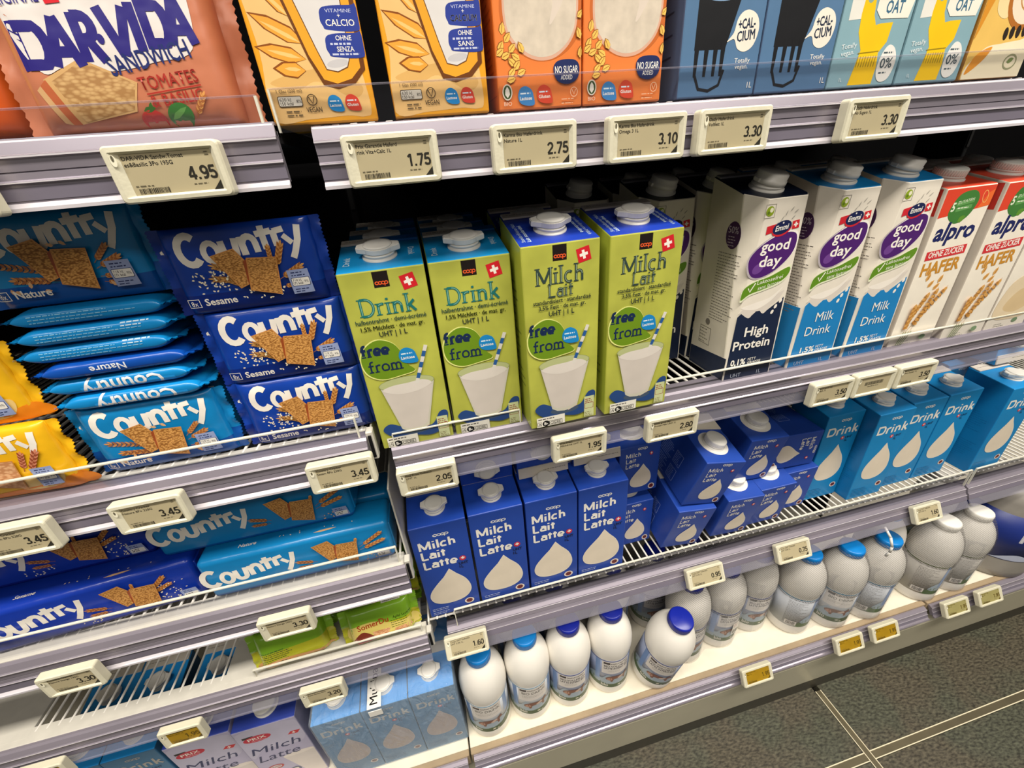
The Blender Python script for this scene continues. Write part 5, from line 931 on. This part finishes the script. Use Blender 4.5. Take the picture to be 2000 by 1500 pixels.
# ------------------------------------------------------------------ milk bottles on the bottom shelf
M_BOT = mat('white_milk_bottle_plastic', '#f1ede5', rough=.34, var=.02, scale=20)
BR = .0384
def bottle(kind):
    body = MB(); lathe(body, [(.030, .0012), (.0345, .0), (.0372, .0018), (.0388, .007), (.0388, .020), (.0383, .024), (.0382, .112), (.0385, .1145), (.0398, .121), (.0402, .130), (.0398, .141), (.0382, .152), (.0352, .163), (.0305, .1735), (.0255, .1812), (.0212, .1862), (.0196, .1885), (.0196, .1925), (.0178, .193), (.0178, .199)], M_BOT, 56)
    lab = MB(); lathe(lab, [(BR, .0255), (BR, .1105)], {'drink': ink('#bfc3c9'), 'voll': ink('#8b94ad'), 'wh': ink('#a9a49c')}[kind], 56, None, True); a = Art(); lc = {'drink': '#2d86a8', 'voll': '#2a2f7c', 'wh': '#5a6a3a'}[kind]
    a.rect(-118, 108.5, 236, 2, lc)
    a.blob([(-60, 26.5), (-60, 40), (-44, 46), (-28, 40), (-10, 36), (6, 40), (24, 44), (44, 40), (60, 46), (60, 26.5)], '#4d6a3a'); a.blob([(-58, 40), (-44, 60), (-30, 52), (-18, 66), (-2, 54), (10, 62), (30, 50), (50, 58), (58, 42), (20, 38), (-20, 36)], '#9fb0bd'); a.blob([(-36, 26.5), (-34, 37), (-10, 34), (14, 36), (36, 44), (36, 26.5)], '#33502a')
    a.rect(-30, 70 if kind != 'wh' else 60, 52, 38, '#e2dcd6'); a.poly([(-42, 46), (-33, 46), (-33, 108), (-42, 108)], '#7f9ccb'); a.poly([(28, 60), (38, 60), (38, 108), (28, 108)], '#8fa8cf')
    a.rect(-27, 100, 11.5, 5.5, '#241316'); a.text('naturaplan', -14, 100.6, 4.2, '#4b4034', w=32, bold=.015)
    if kind == 'drink': a.text('BIO DRINK', -24, 90, 6.6, '#6d6a62', w=44, bold=.012); a.lines(-24, 84, 40, 2, 3.4, '#9b958c', .8, 3)
    elif kind == 'voll': a.text('BIO-VOLLMILCH', -26, 91.5, 5.4, '#35303a', w=46, bold=.02); a.text('LATTE INTERO BIO', -26, 84.5, 5.4, '#35303a', w=46, bold=.02); a.lines(-18, 80, 30, 2, 3, '#9b958c', .7, 3)
    else: a.text('BIO', -24, 90, 6, '#4c4a44', w=14); a.lines(-26, 84, 44, 8, 3.4, '#6d675e', .9, 4)
    a.blob([(-22, 55), (-16, 60), (-4, 62), (10, 60), (18, 64), (22, 58), (16, 54), (16, 46), (12, 46), (10, 52), (-6, 52), (-9, 45), (-13, 45), (-14, 53), (-20, 50)], '#7a4a34'); a.blob([(-20, 52), (-14, 58), (-10, 52), (-14, 48)], '#b98a74'); a.blob([(0, 55), (8, 60), (12, 56), (4, 52)], '#cdb2a2'); a.leaf(14, 60, 8, 2, .8, '#5a3526')
    a.text('bio', -30, 29, 7.5, '#e6e2d8', w=13, bold=.02); a.ell(4, 31, 3.2, 2, '#d9d4c0'); a.ell(11, 28.5, 2.2, 1.4, '#d9d4c0')
    for s in (-1, 1): a.lines(s * 70 - 18, 98, 36, 20, 3.4, '#5d5650', .8, 6); a.rect(s * 70 - 14, 30, 20, 12, '#e2dcd6'); a.bars(s * 70 - 12, 31, 16, 9, '#222', 3)
    fn = lambda u, v, e: ((BR + .0001 + e) * math.sin(u / 1000 / BR), -(BR + .0001 + e) * math.cos(u / 1000 / BR), v / 1000)
    a.to(lab, fn, (3.0, 0))
    d = Art(); d.lines(-12, 124, 22, 2, 3, '#a39c96', .8, 4)
    cap = MB(); lathe(cap, [(.0190, .1905), (.0203, .1915), (.0203, .2030), (.0197, .2050), (.0182, .2058), (0, .2062)], {'drink': M_CAPB, 'voll': M_CAPN, 'wh': M_WHITE}[kind], 44)
    for i in range(60): box(cap, .0202, .0206, -.0005, .0005, .1925, .2025, {'drink': M_CAPB, 'voll': M_CAPN, 'wh': M_WHITE}[kind], 0, 1, Matrix.Rotation(i * math.pi / 30, 4, 'Z'))
    return [('body', body.mesh('bottle_body'), []), ('label_sleeve', lab.mesh('bottle_label'), []), ('cap', cap.mesh('bottle_cap'), [])]
BD, BV, BW = bottle('drink'), bottle('voll'), bottle('wh'); GBO = 'white milk bottles'
for P, x, y, yaw, lab in ((BD, -.0195, .394, 0, 'white bottle with light blue cap at the left end under the 1.60 tag'), (BD, .0605, .400, 4, 'white bottle with light blue cap, second from the left'), (BV, .1370, .400, -2, 'white bottle with dark blue cap, third from the left'), (BV, .2165, .401, 3, 'white bottle with dark blue cap, fourth from the left'),
        (BV, .137, .484, 0, 'white bottle in the second row behind the third one'), (BV, .258, .486, 0, 'white bottle in the second row behind the leaning one'), (BV, .0555, .482, 0, 'white bottle in the second row behind the second one')):
    place(P, 'milk_bottle', lab, 'bottle', (x, y, ZB), R(0, 0, yaw), GBO)
place(BV, 'milk_bottle', 'white bottle with dark blue cap leaning over at the end of the loose row', 'bottle', (.302, .384, ZB + .0065), R(6, 9, -28), GBO)
def film_shell(items, label):
    """stretch film drawn tight over each bottle of a pack, one continuous skin per pack"""
    mb = MB()
    for x, y in items:
        lathe(mb, [(.0402, .003), (.0404, .106)], M_FILMB, 40, Matrix.Translation((x, y, ZB))); lathe(mb, [(.0404, .106), (.0418, .130), (.0412, .143), (.0395, .155), (.0368, .166), (.0325, .177), (.0285, .186), (.0245, .193), (.0222, .1985)], M_FILMP, 40, Matrix.Translation((x, y, ZB)))
    for (xa, ya), (xb, yb) in zip(items, items[1:]):
        if abs(ya - yb) > .05: continue
        vs = []; fs = []; n = 8
        for i in range(n + 1):
            z = ZB + .004 + .150 * i / n; sag = .012 + .012 * (i / n); vs += [(xa + .012, ya - .0400 + .001, z), ((xa + xb) / 2, (ya + yb) / 2 - .0405 + sag, z), (xb - .012, yb - .0400 + .001, z)]
        for i in range(n): fs += [[3 * i, 3 * i + 1, 3 * i + 4, 3 * i + 3], [3 * i + 1, 3 * i + 2, 3 * i + 5, 3 * i + 4]]
        mb.add(vs, fs, M_FILMB, True)
    return solo('shrink_film', mb, label, 'film')
GW = 'film wrapped milk bottles'
packA = [(.3820, .410), (.4640, .418), (.5440, .428)]; packA2 = [(.352, .490), (.436, .500), (.520, .506)]; packB = [(.6250, .400), (.7080, .388), (.7900, .384)]; packC = [(.9330, .384), (1.0160, .384)]
nm = ('first', 'second', 'third')
for i, (x, y) in enumerate(packA): place(BV, 'milk_bottle', f'film wrapped bottle with dark blue cap under the 0.95 tag, {nm[i]} from the left', 'bottle', (x, y, ZB), R(0, 0, (18, 6, -4)[i]), GW)
for i, (x, y) in enumerate(packA2): place(BV, 'milk_bottle', f'film wrapped bottle in the rear row of the dark capped pack, {nm[i]} from the left', 'bottle', (x, y, ZB), (0, 0, 0), GW)
for i, (x, y) in enumerate(packB): place(BD, 'milk_bottle', f'film wrapped bottle with light blue cap, {nm[i]} from the left of three', 'bottle', (x, y, ZB), R(0, 0, (70, -28, 60)[i]), GW)
place(BD, 'milk_bottle', 'unwrapped bottle with light blue cap standing behind the third wrapped light blue one', 'bottle', (.8600, .436, ZB), (0, 0, 0), GW)
for i, (x, y) in enumerate(packC): place(BW, 'milk_bottle', f'film wrapped bottle with white cap, {("left", "right")[i]} of the two near the right edge', 'bottle', (x, y, ZB), R(0, 0, (60, 80)[i]), GW)
place(BW, 'milk_bottle', 'unwrapped bottle with white cap behind the right wrapped white capped one', 'bottle', (1.075, .485, ZB), (0, 0, 0), GW)
film_shell(packA, 'hatched shrink film over the front three dark capped bottles'); film_shell(packA2, 'hatched shrink film over the rear row of dark capped bottles'); film_shell(packB, 'hatched shrink film over the three light blue capped bottles'); film_shell(packC, 'hatched shrink film over the two white capped bottles')
st = Art(); sm_ = MB(); st.rect(2, 48, 17, 34, '#e6e2da'); st.lines(4, 78, 12, 4, 3, '#b0503f', .9, 2); st.bars(4, 50, 13, 12, '#222', 5)
st.to(sm_, lambda u, v, e: (.4640 + .0412 * math.sin(u / 1000 / .0412), .418 - (.0412 + e) * math.cos(u / 1000 / .0412), ZB + v / 1000), (3, 0)); solo('sticker', sm_, 'white barcode sticker on the film of the second dark capped bottle', 'sticker')
big = MB(); lathe(big, [(.068, .0), (.074, .004), (.075, .02), (.075, .20), (.070, .222), (.05, .236), (0, .238)], mat('grey_wrapped_drum', '#9a958e', rough=.35, var=.1, scale=30), 48)
bl = MB(); lathe(bl, [(.0756, .055), (.0756, .175)], ink('#1c2f7c'), 48); a = Art(); a.blob([(-70, 60), (-40, 74), (-10, 66), (20, 78), (60, 70), (60, 57), (-70, 57)], '#b9c0d6'); a.text('Milch', -50, 110, 30, '#e2e2ea', w=90, bold=.02); a.to(bl, lambda u, v, e: (.0757 * math.sin(u / 1000 / .0757), -(.0757 + e) * math.cos(u / 1000 / .0757), v / 1000), (4, 0))
t = thing('wrapped_drum', 'large grey wrapped container with navy band at the right picture edge on the bottom shelf', 'container', (1.168, .410, ZB)); part('body', big, t); part('label_band', bl, t)
hk = MB(); pts = [(.741, .352, .428), (.741, .350, .410), (.742, .352, .392), (.744, .358, .3985)]
solo_m = MB()
for p, q in zip([(.738, .372, .452), (.738, .357, .440), (.739, .350, .424), (.740, .350, .410)], [(.738, .357, .440), (.739, .350, .424), (.740, .350, .410), (.741, .353, .396)]): rod(solo_m, p, q, .0022, M_WHITE, 8)
solo('film_carry_handle', solo_m, 'thin white plastic carry strap hanging from the wrapped light blue capped bottles', 'strap')
